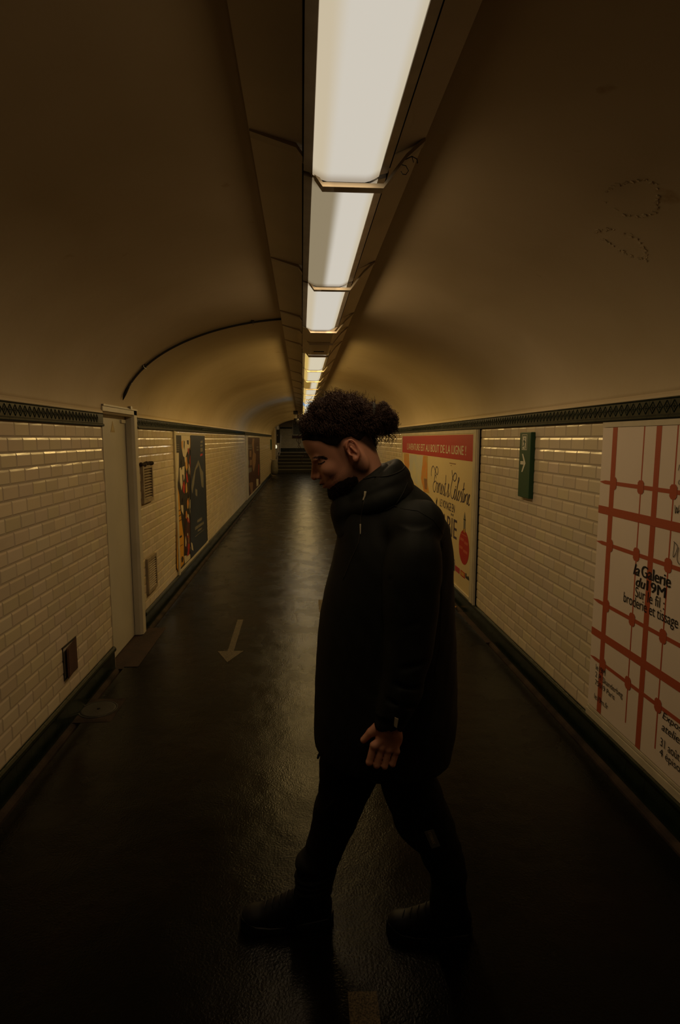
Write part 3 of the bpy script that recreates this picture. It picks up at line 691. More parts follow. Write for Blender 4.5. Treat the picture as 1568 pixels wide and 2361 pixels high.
text_mesh('la', 2.533, 1.026, 2.487, 1.078, name='title_lettering', bold=.028, shear=.25, **TX)
text_mesh('Galerie', 2.470, 1.030, 2.262, 1.083, name='title_lettering', bold=.028, **TX)
text_mesh('du', 2.508, .977, 2.436, 1.022, name='title_lettering', bold=.028, shear=.25, **TX)
text_mesh('19M', 2.424, .978, 2.290, 1.024, name='title_lettering', bold=.028, **TX)
text_mesh('Sur le fil :', 2.508, .926, 2.292, .974, name='subtitle_lettering', **TX)
text_mesh('broderie et tissage', 2.600, .860, 2.196, .924, name='subtitle_lettering', **TX)
text_mesh('le19M', 2.816, .447, 2.722, .478, name='address_lettering', **TX)
text_mesh('2 Pl Skanderbeg', 2.816, .398, 2.556, .436, name='address_lettering', **TX)
text_mesh('75019 Paris', 2.814, .366, 2.624, .394, name='address_lettering', **TX)
text_mesh('le19m.fr', 2.814, .288, 2.678, .318, name='web_lettering', **TX)
text_mesh('Exposition', 2.250, .452, 2.03, .492, name='notice_lettering', shear=.2, **TX)
text_mesh('ateliers', 2.250, .408, 2.09, .444, name='notice_lettering', shear=.2, **TX)
text_mesh('31 août', 2.252, .336, 2.124, .374, name='date_lettering', **TX)
text_mesh('4 épisodes', 2.252, .282, 2.05, .326, name='date_lettering', **TX)
mb = MB()
for p in SCRIB: stroke(mb, p, PX, .0158, .0016)
mb.build('handwritten_scribble', M['ink'], t, fix=False)

# --- right wall, further: the cream film poster
t = thing('advertising_poster', 'cream film poster with a red headline band and a handwritten title, behind the man', 'poster', (XR, 6.9, .2))
YA, YB, Z0, Z1 = 5.105, 8.80, .195, 1.700
mb = MB(); mb.box((PX-.002, YA, Z0), (PX-.013, YB, Z1)); mb.build('sheet', M['poster_cream'], t)
mb = MB()
mb.prism([(PX+.001,4.950),(PX-.016,4.950),(PX-.030,4.958),(PX-.030,4.972),(PX-.018,4.980),(PX-.018,5.000),(PX-.028,5.008),(PX-.028,5.085),(PX-.015,5.100),(PX+.001,5.105)], 'z', ZB-.005, 1.732)
mb.build('frame_post', M['cream_frame'], t)
for q in (((PX+.001, 5.105, ZB), (PX-.024, YB, Z0)), ((PX+.001, 5.105, Z1), (PX-.018, YB, 1.733)), ((PX+.001, YB, ZB), (PX-.018, YB+.06, 1.733))): MB().box(*q).build('frame_rail', M['cream_frame'], t)
mb = MB(); mb.box((PX-.0, 4.936, ZB), (PX-.011, 4.948, 1.733)); 
for z0, z1 in ((.21,.44),(.52,.9),(1.0,1.06),(1.15,1.42)): mb.box((PX-.0135, 5.108, z0), (PX-.0145, 5.118, z1))
g = mb.build('dark_joint', M['gap'], t)
for i, (c, p) in enumerate(WASH): flat([p], PX, .0136+.0003*i, 'picture_wash', M[c], t, .0003)
flat([R4(YA+.01, YB-.01, 1.447, 1.690)], PX, .0150, 'headline_band', M['red'], t)
TX = dict(X=PX, parent=t)
text_mesh("L'AVENTURE EST AU BOUT DE LA LIGNE !", 8.39, 1.497, 5.345, 1.588, off=.0158, name='headline_lettering', m=M['cream'], bold=.04, **TX)
mb = MB()
for p in TITLE: stroke(mb, p, PX, .0150, .0075)
mb.build('title_lettering', M['purple_ink'], t, fix=False)
text_mesh('UN FILM DE JEAN', 6.10, 1.395, 5.73, 1.412, off=.0150, name='credit_lettering', m=M['purple_ink'], **TX) if False else None
text_mesh('LE VOYAGE EN', 6.33, .905, 5.70, .990, off=.0150, name='subtitle_lettering', m=M['purple_ink'], **TX)
text_mesh('CHARABÏE', 7.08, .645, 5.60, .890, off=.0150, name='subtitle_lettering', m=M['purple_ink'], **TX)
flat([[(6.50,.99),(6.52,.92),(6.49,.87),(6.47,.93),(6.44,.99),(6.485,.945)]], PX, .0150, 'leaf_print', M['ink'], t)
flat([R4(5.95, 5.70, 1.395, 1.405), R4(5.90, 5.86, 1.375, 1.382)], PX, .0148, 'credit_line', M['tan'], t)
flat([[(5.335+.172*math.cos(a), .622+.165*math.sin(a)) for a in [2*PI*i/40 for i in range(40)]]], PX, .0150, 'red_disc', M['red'], t)
flat([[(5.335-.03,.78),(5.335+.03,.78),(5.335+.028,.90),(5.335+.02,.925),(5.335,.965),(5.335-.02,.925),(5.335-.028,.90)]], PX, .0152, 'tower_print', M['grey'], t)
flat([R4(5.30,5.37,.885,.895), R4(5.30,5.305,.74,.80), R4(5.365,5.37,.74,.80)], PX, .0154, 'tower_outline', M['ink'], t)
flat([R4(5.318,5.352,.765,.80)], PX, .0156, 'tower_window', M['yellow'], t)
dk = mat('pale_disc_print', (.42,.09,.05), .5, .3)
for (a, b, c, d) in ((5.44,5.25,.735,.745),(5.47,5.34,.675,.700),(5.32,5.20,.66,.685),(5.49,5.37,.592,.617),(5.35,5.21,.575,.60)): flat([R4(b, a, c, d)], PX, .0156, 'disc_caption', dk, t)
flat([R4(5.648, 5.99, .318, .436)], PX, .0150, 'blue_logo', M['blue'], t); flat([R4(5.655, 5.99, .404, .425)], PX, .0155, 'logo_stripe', M['cream'], t)
text_mesh('E', 5.79, .352, 5.745, .385, off=.0155, name='logo_letter', m=M['cream'], bold=.04, **TX)
flat([R4(5.458, 5.630, .332, .386)], PX, .0150, 'crimson_logo', M['magenta'], t); flat([R4(5.47, 5.62, .362, .365), R4(5.47, 5.62, .347, .350)], PX, .0155, 'logo_stripe', M['tan'], t)
flat([R4(5.275, 5.425, .330, .386)], PX, .0150, 'gold_logo', M['red'], t); flat([R4(5.295, 5.405, .340, .376)], PX, .0155, 'gold_logo_centre', M['orange'], t)
flat([R4(5.225, 5.255, .345, .392), R4(5.19, 5.215, .345, .37), R4(5.15, 5.18, .345, .38), R4(5.115, 5.14, .345, .37)], PX, .0150, 'black_logo', M['ink'], t)

# --- left wall posters
LX = XL
def poster_left(name, label, ya, yb, z0, z1, post, base, shapes):
    t = thing(name, label, 'poster', (LX, (ya+yb)/2, z0))
    mb = MB(); mb.box((LX-.001, ya, z0), (LX+.012, yb, z1)); mb.build('sheet', base, t)
    mb = MB(); mb.prism([(LX-.001, ya-post),(LX+.022, ya-post),(LX+.028, ya-post+.02),(LX+.020, ya-.015),(LX+.013, ya),(LX-.001, ya)], 'z', ZB, 1.733); mb.build('frame_post', M['cream_frame'], t)
    for q in (((LX-.001, ya, z0-.028), (LX+.020, yb+.02, z0)), ((LX-.001, ya, z1), (LX+.016, yb+.02, z1+.022))): MB().box(*q).build('frame_rail', M['cream_frame'], t)
    for i, (c, p) in enumerate(shapes):
        flat([p], LX, .0126+.00006*i, {'cream':'torn_paper','dark':'dark_print','orange':'orange_print','red':'red_print','yellow':'yellow_band','maroon':'maroon_print','navy':'navy_sheet','grey':'grey_print','tan':'tan_print'}[c], M[c], t, .00005)
    return t
rs = random.Random(5)
def shred(cy, cz, a, b):
    k = rs.randint(5,8); return [(cy+a*rs.uniform(.5,1.1)*math.cos(2*PI*i/k), cz+b*rs.uniform(.5,1.1)*math.sin(2*PI*i/k)) for i in range(k)]
for i in range(46):
    c = rs.choice(['cream','dark','red','maroon','orange','dark','tan']); cy = rs.uniform(6.62,7.28); cz = rs.uniform(.28,1.66)
    COLLAGE.insert(16, (c, shred(cy, cz, rs.uniform(.02,.07), rs.uniform(.02,.10))))
poster_left('advertising_poster', 'torn dark collage poster with yellow band and navy half, left wall past the vents', 6.37, 8.26, .205, 1.690, .10, M['dark'], COLLAGE)
poster_left('advertising_poster', 'maroon poster with tan ribbons, further down the left wall', 14.72, 18.85, .195, 1.690, .62, M['maroon'], RIBBONS)

# ---------------------------------------------------------------- SMALL THINGS ON THE WALLS
t = thing('exit_sign', 'tall green emergency exit sign with running man and arrow, on the right wall', 'sign', (XR, 3.86, 1.25))
mb = MB(); mb.box((XR-.001, 3.765, 1.250), (XR-.034, 3.962, 1.695)); b = mb.build('sign_box', M['sign_green'], t)
bv = b.modifiers.new('bevel', 'BEVEL'); bv.width = .004; bv.segments = 2
SX = .034
def sg(polys, off, m, name): return flat(polys, XR, SX+off, name, m, t, .0005)
yl, yr = 3.918, 3.826
sg([R4(yl, yl-.004, 1.575, 1.680), R4(yr+.004, yr, 1.575, 1.680), R4(yl, yr, 1.676, 1.680), R4(yl, yr, 1.575, 1.579)], .0008, M['sign_white'], 'pictogram_border')
sg([R4(yl-.014, yr+.018, 1.582, 1.668)], .0008, M['sign_white'], 'pictogram_door')
man = [[(3.868+.0075*math.cos(a), 1.652+.0075*math.sin(a)) for a in [2*PI*i/14 for i in range(14)]],
       [(3.886,1.643),(3.868,1.641),(3.862,1.622),(3.868,1.610),(3.880,1.618)],
       [(3.886,1.643),(3.895,1.628),(3.890,1.626),(3.880,1.636)], [(3.868,1.640),(3.848,1.626),(3.850,1.622),(3.868,1.632)],
       [(3.868,1.612),(3.878,1.614),(3.892,1.601),(3.903,1.602),(3.903,1.597),(3.888,1.595)], [(3.866,1.612),(3.874,1.609),(3.862,1.585),(3.850,1.585),(3.850,1.589),(3.858,1.591)]]
sg(man, .0014, M['sign_green'], 'running_man')
sg([[(3.932,1.475),(3.932,1.498),(3.872,1.498),(3.872,1.475)], [(3.908,1.548),(3.888,1.548),(3.838,1.486),(3.868,1.486)], [(3.908,1.424),(3.888,1.424),(3.838,1.486),(3.868,1.486)]], .0010, M['sign_white'], 'arrow')

def louver(label, ya, yb, z0, z1, nsl, top):
    t = thing('vent_grille', label, 'vent', (XL, (ya+yb)/2, z0))
    mb = MB(); fr = .035; o = XL+.024
    mb.box((XL-.03, ya, z0), (o, ya+fr, z1)); mb.box((XL-.03, yb-fr*.6, z0), (o, yb, z1)); mb.box((XL-.03, ya+fr, z0), (o, yb-fr*.6, z0+.03)); mb.box((XL-.03, ya+fr, z1-.03), (o, yb-fr*.6, z1))
    mb.build('frame', M['vent'], t)
    h = (z1-z0-.06)/nsl; m2 = MB()
    for i in range(nsl):
        z = z0+.03+i*h
        m2.prism([(XL+.018, z),(XL+.022, z+.002),(XL-.012, z+h*.92),(XL-.016, z+h*.88)], 'y', ya+fr, yb-fr*.6)
    m2.build('slats', M['vent'], t)
    m3 = MB(); m3.box((XL-.04, ya+.01, z0+.01), (XL-.028, yb-.01, z1-.01)); m3.build('duct', M['gap'], t)
    if top:
        m4 = MB()
        for i in range(14):
            y = ya-.01+(yb-ya+.02)*i/13; m4.lathe([(.001,-.018),(.016,-.012),(.020,0),(.013,.014),(.001,.017)], (XL+.014+random.uniform(-.004,.006), y, z1+.006+random.uniform(-.004,.008)), 8)
        c = m4.build('mortar', M['concrete'], t, True); c['label'] = 'lump of dark crumbling mortar'
    return t
louver('upper louvred metal vent with crumbling mortar on top, beside the door frame', 4.995, 5.315, 1.10, 1.425, 11, True)
louver('lower louvred metal vent near the floor, right of the door frame', 5.025, 5.335, .295, .610, 12, False)
t = thing('access_hatch', 'small rusty brown hatch standing ajar low on the left wall', 'hatch', (XL, 3.35, .28))
mb = MB(); mb.box((XL-.04, 3.25, .28), (XL-.03, 3.445, .468)); mb.build('recess', M['gap'], t)
hm = mat('rusty_brown_steel', (.075,.035,.024), .6, .3, bump=.2, bscale=50, var=.3, vscale=9)
mb = MB(); mb.prism([(XL+.002,3.442),(XL+.006,3.445),(XL+.024,3.262),(XL+.020,3.260)], 'z', .284, .464); mb.prism([(XL+.006,3.43),(XL+.009,3.43),(XL+.025,3.275),(XL+.022,3.275)], 'z', .292, .456); mb.build('door', hm, t)
mb = MB()
for a, b in (((XL-.03,3.25,.276),(XL+.006,3.445,.283)),((XL-.03,3.25,.466),(XL+.006,3.445,.473)),((XL-.03,3.245,.276),(XL+.006,3.252,.473))): mb.box(a, b)
mb.build('frame', M['iron'], t)

# manhole
t = thing('manhole_cover', 'round iron manhole cover set in a square concrete surround by the left wall', 'manhole cover', (-1.255, 3.46, 0))
mb = MB(); mb.lathe([(.0,.001),(.010,.001),(.012,.004),(.095,.005),(.102,.003),(.103,-.01)], (-1.262,3.455,.001), 40); mb.build('lid', M['iron'], t)
mb = MB(); mb.lathe([(.104,-.004),(.106,.003),(.114,.0032),(.117,-.004)], (-1.262,3.455,.001), 40); mb.build('rim', M['black'], t)
mb = MB(); mb.lathe([(.0,.0026),(.0075,.0026),(.008,.0)], (-1.262,3.455,.0045), 12); mb.build('lifting_hole', M['gap'], t)
mb = MB()
mb.box((XL+.001, 3.29, -.05), (-1.135, 3.60, .0012)); mb.build('concrete_surround', M['concrete'], t)

# floor paint
mb = MB(); mb.prism([(-.604,5.19),(-.551,5.187),(-.546,4.396),(-.468,4.392),(-.568,4.165),(-.671,4.396),(-.594,4.398)], 'z', .0, .0016)
tag(mb.build('floor_arrow', M['floor_paint']), 'worn painted arrow on the floor pointing towards the camera', 'floor marking')
for (x0, x1, ya, yb, lab) in ((.124,.211,1.30,1.535,'worn painted dash on the floor at the bottom edge of the photo'),(.155,.215,5.38,5.80,'faint painted dash on the floor just left of the man\'s coat')):
    mb = MB(); mb.prism([(x0,yb),(x1,yb-.005),(x1-.002,ya),(x0-.003,ya)], 'z', 0, .0016)
    tag(mb.build('floor_dash', M['floor_paint']), lab, 'floor marking')
mb = MB(); mb.prism([(.18,15.75),(.25,15.7),(.25,15.45),(.18,15.5)], 'z', 0, .002); tag(mb.build('floor_sticker', M['sign_white']), 'tiny pale sticker on the distant floor before the man\'s chin', 'sticker')
# litter at the right gutter
for i, (x, y, a, lab) in enumerate(((1.47,5.42,.3,'small orange leaf scrap by the right gutter behind the coat'),)):
    mb = MB(); mb.prism([(x,y),(x+.03,y+.015),(x+.045,y+.05),(x+.01,y+.04)], 'z', .0005, .006); tag(mb.build('litter_scrap', M['orange']), lab, 'litter')

# ---------------------------------------------------------------- FAR END
t = thing('security_camera', 'dark dome camera on a bracket hanging by the ceiling lights at the far end', 'camera', (-.19, 19, 2.55))
mb = MB(); mb.box((-.27,18.9,2.44),(-.12,19.1,2.56)); mb.build('mount', M['black'], t)
mb = MB(); mb.prism([(-.20,2.44),(-.16,2.44),(-.14,2.30),(-.22,2.30)], 'y', 18.96, 19.04); mb.build('neck', M['alu'], t)
mb = MB(); mb.lathe([(.001,.07),(.07,.07),(.085,.02),(.085,-.03),(.065,-.09),(.03,-.115),(.001,-.12)], (-.18,19,2.24), 20); mb.build('dome', M['black'], t, True)
t = thing('notice_board', 'pale framed notice board on the end wall above the stairs', 'notice board', (-.2, 32.9, 1.85))
mb = MB(); mb.box((-.53,32.93,1.86),(.35,32.975,2.68)); mb.build('frame', M['cream_frame'], t)
mb = MB(); mb.box((-.49,32.925,1.90),(.31,32.932,2.64)); mb.build('sheet', M['grey'], t)
mb = MB(); mb.box((-.53,32.90,1.70),(.35,32.975,1.83)); mb.build('dark_ledge', M['maroon'], t)
t = thing('sign_panel', 'black hanging panel on the dark left corner before the stairs', 'sign', (-1.1, 28.6, 1.2))
mb = MB(); mb.box((EX0+.001,28.3,1.45),(EX0+.16,28.36,2.10)); mb.build('panel', M['black'], t); mb = MB(); mb.box((EX0+.03,28.29,1.80),(EX0+.06,28.30,1.86)); mb.build('painted_glint', M['cream'], t)  # the small cream patch is a glint painted on the black panel
t = thing('wall_lamp', 'tiny bright round lamp at the left end of the corridor', 'lamp', (-1.2, 27.2, 1.3))
em = bpy.data.materials.new('lit_bulb'); em.use_nodes = True; em.node_tree.nodes['Principled BSDF'].inputs['Emission Color'].default_value = (.9,.85,.6,1); em.node_tree.nodes['Principled BSDF'].inputs['Emission Strength'].default_value = .8
mb = MB(); mb.lathe([(.001,-.09),(.035,-.07),(.05,0),(.035,.07),(.001,.09)], (-1.205,27.2,1.29), 14); mb.build('bulb', em, t, True)
mb = MB(); mb.box((-1.24,27.17,1.16),(-1.18,27.23,1.20)); mb.build('bracket', M['black'], t)
t = thing('small_sign', 'narrow dark green sign standing off the left wall near the far end', 'sign', (XL, 25.5, 1.2))
mb = MB(); mb.box((XL-.001,25.4,1.18),(XL+.05,25.62,1.63)); mb.build('plate', M['sign_green'], t)
t = thing('litter_bag', 'grey translucent litter bag hanging from a ring at the far left wall', 'litter bag', (-1.2, 25.0, .2))
mb = MB(); n = 20
prof = [(.001,.10),(.10,.11),(.155,.22),(.16,.42),(.14,.62),(.12,.74)]
mb.lathe(prof, (-1.19,25.1,.0), n); o = mb.build('bag', mat('grey_plastic_bag', (.16,.15,.12), .4, .4, bump=.6, bscale=12, bdist=.05), t, True)
mb = MB(); mb.tube([(-1.19+.125*math.cos(2*PI*i/20), 25.1+.125*math.sin(2*PI*i/20), .745) for i in range(21)], .012, 8); mb.tube([(-1.37,25.1,.80),(-1.31,25.1,.745)], .012, 8); mb.build('ring', M['alu'], t, True)
t = thing('handrail', 'thin metal handrail starting at the left of the far stairs', 'handrail', (-1.15, 28, .9))
mb = MB(); mb.tube([(-1.13,27.2,.90),(-1.08,27.9,.86),(-1.08,28.6,1.0),(-1.08,30.2,1.85)], .022, 8); mb.build('rail', M['alu'], t, True)
for y, z in ((27.9,.86),(30.0,1.7)):
    mb = MB(); mb.tube([(-1.08,y,z),(-1.22,y,z-.05)], .012, 6); mb.build('bracket', M['alu'], t)
# ---------------------------------------------------------------- THE MAN (distance fields turned into meshes)
import openvdb
class Field:
    def __init__(s, lo, hi, res):
        s.lo = np.array(lo, float); s.res = res
        s.n = np.ceil((np.array(hi)-s.lo)/res).astype(int)+1
        s.a = np.full(s.n, .5, np.float32)
        s.ax = [s.lo[i]+res*np.arange(s.n[i]) for i in range(3)]
    def block(s, lo, hi):
        sl = []
        for i in range(3):
            a = int(max(0, math.floor((lo[i]-s.lo[i])/s.res))); b = int(min(s.n[i], math.ceil((hi[i]-s.lo[i])/s.res)+1))
            sl.append(slice(a, max(b, a+1)))
        X, Y, Z = np.meshgrid(*[s.ax[i][sl[i]].astype(np.float32) for i in range(3)], indexing='ij', copy=False)
        return tuple(sl), X, Y, Z
    def op(s, fn, lo, hi, k=.01, mode='u', pad=None):
        pad = k*1.5+.01 if pad is None else pad
        sl, X, Y, Z = s.block(np.array(lo)-pad, np.array(hi)+pad)
        d = fn(X, Y, Z).astype(np.float32); A = s.a[sl]
        if mode == 'u':
            h = np.clip(.5+.5*(A-d)/k, 0, 1); s.a[sl] = A*(1-h)+d*h-k*h*(1-h)
        elif mode == 's':
            h = np.clip(.5-.5*(A+d)/k, 0, 1); s.a[sl] = A*(1-h)-d*h+k*h*(1-h)
        elif mode == 'i':
            s.a[sl] = np.maximum(A, d)
        elif mode == 'add':
            s.a[sl] = A+d
    def mesh(s, name, m, parent=None, smooth=2):
        g = openvdb.FloatGrid(background=.02); arr = np.clip(s.a, -.02, .02)
        g.copyFromArray(arr, tolerance=0.0)
        pts, quads = g.convertToQuads(0.0)
        pts = np.asarray(pts, np.float64)*s.res+s.lo; quads = np.asarray(quads)
        me = bpy.data.meshes.new(name)
        me.vertices.add(len(pts)); me.vertices.foreach_set('co', pts.ravel().astype(np.float32))
        me.loops.add(len(quads)*4); me.loops.foreach_set('vertex_index', quads[:, ::-1].ravel().astype(np.int32))
        me.polygons.add(len(quads)); me.polygons.foreach_set('loop_start', np.arange(0, len(quads)*4, 4, dtype=np.int32)); 
        me.polygons.foreach_set('use_smooth', np.ones(len(quads), bool))
        me.update(calc_edges=True); me.validate()
        # Laplacian smoothing of the voxel steps
        if smooth:
            e = np.empty(len(me.edges)*2, np.int32); me.edges.foreach_get('vertices', e); e = e.reshape(-1, 2)
            co = pts.copy(); deg = np.bincount(e.ravel(), minlength=len(co)).astype(float)[:, None]
            for it in range(smooth*2):
                acc = np.zeros_like(co)
                for c in range(3): acc[:, c] = np.bincount(e[:,0], co[e[:,1], c], len(co))+np.bincount(e[:,1], co[e[:,0], c], len(co))
                co += (.5 if it % 2 == 0 else -.52)*(acc/np.maximum(deg,1)-co)
            me.vertices.foreach_set('co', co.ravel().astype(np.float32)); me.update()
        me.materials.append(m)
        o = bpy.data.objects.new(name, me); COL.objects.link(o)
        if parent: par(o, parent)
        return o
def ell(c, r, axes=None):
    c = np.array(c, float); r = np.array(r, float)
    A = np.eye(3) if axes is None else np.array(axes, float)
    def f(X, Y, Z):
        dx, dy, dz = X-c[0], Y-c[1], Z-c[2]
        q = [(dx*A[i][0]+dy*A[i][1]+dz*A[i][2]) for i in range(3)]
        k0 = np.sqrt(sum((q[i]/r[i])**2 for i in range(3)))+1e-9
        k1 = np.sqrt(sum((q[i]/r[i]**2)**2 for i in range(3)))+1e-9
        return k0*(k0-1)/k1
    return f, c-r.max(), c+r.max()
def cap(a, b, ra, rb=None, flat=None):
    a = np.array(a, float); b = np.array(b, float); rb = ra if rb is None else rb; ab = b-a; L2 = (ab**2).sum()
    def f(X, Y, Z):
        t = np.clip(((X-a[0])*ab[0]+(Y-a[1])*ab[1]+(Z-a[2])*ab[2])/L2, 0, 1)
        return np.sqrt((X-a[0]-t*ab[0])**2+(Y-a[1]-t*ab[1])**2+(Z-a[2]-t*ab[2])**2)-(ra+(rb-ra)*t)
    R = max(ra, rb)
    return f, np.minimum(a, b)-R, np.maximum(a, b)+R
def loft(rows, n=2.4):
    """rows (z, x0, x1, y centre, y radius) bottom to top; horizontal rounded sections"""
    R = np.array(rows, float); z = R[:,0]; P = [(R[:,1]+R[:,2])/2, (R[:,2]-R[:,1])/2, R[:,3], R[:,4]]
    def cat(zz, v):
        i = np.clip(np.searchsorted(z, zz)-1, 0, len(z)-2); t = (zz-z[i])/(z[i+1]-z[i])
        m = np.gradient(v, z); h = z[i+1]-z[i]
        return (2*t**3-3*t**2+1)*v[i]+(t**3-2*t**2+t)*h*m[i]+(-2*t**3+3*t**2)*v[i+1]+(t**3-t**2)*h*m[i+1]
    def f(X, Y, Z):
        zz = Z[0,0,:]; zc = np.clip(zz, z[0], z[-1]); cx, rx, cy, ry = [cat(zc, p).astype(np.float32) for p in P]
        k = (np.abs((X-cx)/rx)**n+np.abs((Y-cy)/ry)**n)**(1/n)
        d = (k-1)*np.minimum(rx, ry)
        dz = np.maximum(z[0]-zz, zz-z[-1]).astype(np.float32)
        return np.maximum(d, dz[None,None,:]*np.ones_like(d))
    lo = (R[:,1].min(), (R[:,3]-R[:,4]).min(), z[0]); hi = (R[:,2].max(), (R[:,3]+R[:,4]).max(), z[-1])
    return f, np.array(lo), np.array(hi)
def wnoise(X, Y, Z, f, seed, aniso=(1,1,1)):
    """smooth folds from a few sine waves"""
    r = np.random.RandomState(seed); o = 0
    for i in range(5):
        k = r.normal(size=3)*f*np.array(aniso); o = o+np.sin(X*k[0]+Y*k[1]+Z*k[2]+r.uniform(0, 6.28))
    return o/5

# head frame: forward, left (towards the camera), up, bowed by 30 degrees
TH = math.radians(30)
HO = np.array([.146, 1.75, 1.611])
HF = np.array([-math.cos(TH), 0, -math.sin(TH)]); HU = np.array([-math.sin(TH), 0, math.cos(TH)]); HL = np.array([0, -1, 0])
HA = [HF, HL, HU]
def hp(f, l, u): return HO+HF*f+HL*l+HU*u
def hell(f, l, u, rf, rl, ru, tilt=0):
    A = HA
    if tilt:
        c, s = math.cos(tilt), math.sin(tilt); A = [HF*c+HU*s, HL, -HF*s+HU*c]
    return ell(hp(f, l, u), (rf, rl, ru), A)

skin = mat('tanned_skin', (.62,.30,.195), .46, .45, attr='tone', sss=.12, bump=.12, bscale=350, bdist=.001)
hairm = mat('dark_brown_curly_hair', (.060,.032,.022), .6, .25)
hairbase = mat('dark_hair_underlayer', (.010,.006,.005), .8, .1)
coatm = mat('black_waxed_coat_cloth', (.011,.0125,.0105), .7, .2, bump=.35, bscale=500, bdist=.0008)
trsm = mat('black_cargo_trouser_cloth', (.005,.005,.0045), .8, .2, bump=.35, bscale=400, bdist=.001)
shoem = mat('black_shoe_leather', (.003,.003,.004), .55, .2)
solem = mat('black_rubber_sole', (.010,.010,.011), .55, .3)

person = thing('person', 'man in a long black hooded coat walking left, head bowed, curly hair tied back', 'person', (.25, 1.75, 0))
# ---- body, one continuous surface
B = Field((-.24, 1.38, -.002), (.58, 2.12, 1.80), .003)
def add(p, k=.012, mode='u'): B.op(*p, k=k, mode=mode)
# trunk, arms and legs (thin, inside the clothes)
add(loft([(.78,.15,.35,1.75,.13),(.95,.15,.34,1.75,.125),(1.15,.16,.34,1.75,.12),(1.32,.17,.35,1.75,.13),(1.40,.18,.33,1.75,.10),(1.47,.19,.28,1.75,.055)]), .02)
for s in (-1, 1):
    yy = lambda q: 1.75+s*q
    add(cap((.27,yy(.12),1.38),(.29,yy(.195),1.33),.045,.045), .02)
    add(cap((.30,yy(.205),1.36),(.29,yy(.225),1.10),.045,.038), .02)
    add(cap((.29,yy(.225),1.10),(.248,yy(.24),.872),.037,.026), .02)
    # palm
    add(ell((.237,yy(.247),.830), (.036,.015,.045), [(.93,0,.36),(0,1,0),(-.36,0,.93)]), .012)
    add(cap((.248,yy(.24),.875),(.240,yy(.245),.84),.025,.024), .012)
    K = [(.192,.806,.180,.758,.0098),(.213,.798,.201,.749,.0100),(.234,.791,.223,.745,.0096),(.256,.786,.245,.750,.0086)]
    for i, (kx, kz, px, pz, r) in enumerate(K):
        ky = yy(.252); 
        add(cap((.237,yy(.247),.835),(kx,ky,kz),.013,r*1.06), .008)
        add(cap((kx,ky,kz),(px,yy(.254),pz),r*1.05,r), .0035)
        add(cap((px,yy(.254),pz),(px+.004,yy(.236),pz-.010),r,r*.93), .0035)
        add(cap((px+.004,yy(.236),pz-.010),(px+.010,yy(.221),pz+.004),r*.93,r*.82), .0035)
        add(ell((kx,yy(.257),kz+.002),(.0075,.007,.008)), .006)
    add(cap((.215,yy(.240),.862),(.186,yy(.236),.836),.016,.0125), .010)
    add(cap((.186,yy(.236),.836),(.166,yy(.232),.812),.0115,.0098), .004)
    add(cap((.240,yy(.250),.855),(.196,yy(.258),.808),.006,.006), .012)
# legs
for (hy, pts) in ((1.80, [(.20,.80,.065),(.135,.45,.045),(.06,.20,.034),(.045,.10,.030)]), (1.70, [(.31,.80,.065),(.39,.45,.045),(.465,.22,.034),(.475,.10,.030)])):
    for a, b in zip(pts, pts[1:]): add(cap((a[0],hy,a[1]),(b[0],hy,b[1]),a[2],b[2]), .03)
add(cap((.045,1.80,.07),(-.13,1.795,.048),.026,.018), .02); add(cap((.485,1.708,.07),(.36,1.725,.048),.026,.018), .02)
# neck
add(cap(hp(-.020,0,-.005),(.212,1.75,1.47),.056,.062), .03)
add(cap(hp(.045,0,-.055),(.165,1.75,1.50),.030,.045), .03)
# skull and face
add(hell(.013,0,.052,.097,.0755,.090), .02)
add(hell(.050,0,-.010,.062,.060,.075), .03)
add(hell(.058,0,-.055,.052,.050,.040), .025)
add(hell(.092,0,-.078,.021,.024,.019), .018)
for s in (-1, 1):
    add(hell(.083,s*.045,-.008,.022,.018,.020), .018)      # cheekbone
    add(hell(.101,s*.027,.034,.013,.028,.008), .012)       # brow
    add(hell(-.010,s*.064,-.030,.02,.012,.035), .02)       # jaw angle
add(hell(.080,0,.080,.028,.050,.038), .03)                 # forehead
add(hell(.098,0,-.040,.022,.030,.024), .018)               # muzzle
for s in (-1, 1): B.op(*hell(.1145,s*.036,.020,.022,.021,.0105), k=.010, mode='s')
for s in (-1, 1): add(hell(.0855,s*.033,.018,.0145,.0165,.0105), .004)   # closed lids
add(cap(hp(.112,0,.024), hp(.132,0,-.008), .0065, .0100), .010)         # nose ridge
add(hell(.130,0,-.012,.0105,.0105,.0085), .006)
add(hell(.111,0,.000,.015,.0115,.024), .006)
for s in (-1, 1):
    add(hell(.118,s*.0135,-.016,.011,.0075,.0080), .006)
    B.op(*hell(.120,s*.007,-.0265,.005,.0030,.0035), k=.003, mode='s')
    pass
add(hell(.121,0,-.037,.0090,.021,.0060), .006)             # upper lip
add(hell(.118,0,-.051,.0095,.019,.0065), .006)             # lower lip
B.op(*hell(.131,0,-.0445,.014,.026,.0014), k=.003, mode='s')
B.op(*hell(.121,0,-.0635,.008,.018,.005), k=.006, mode='s')
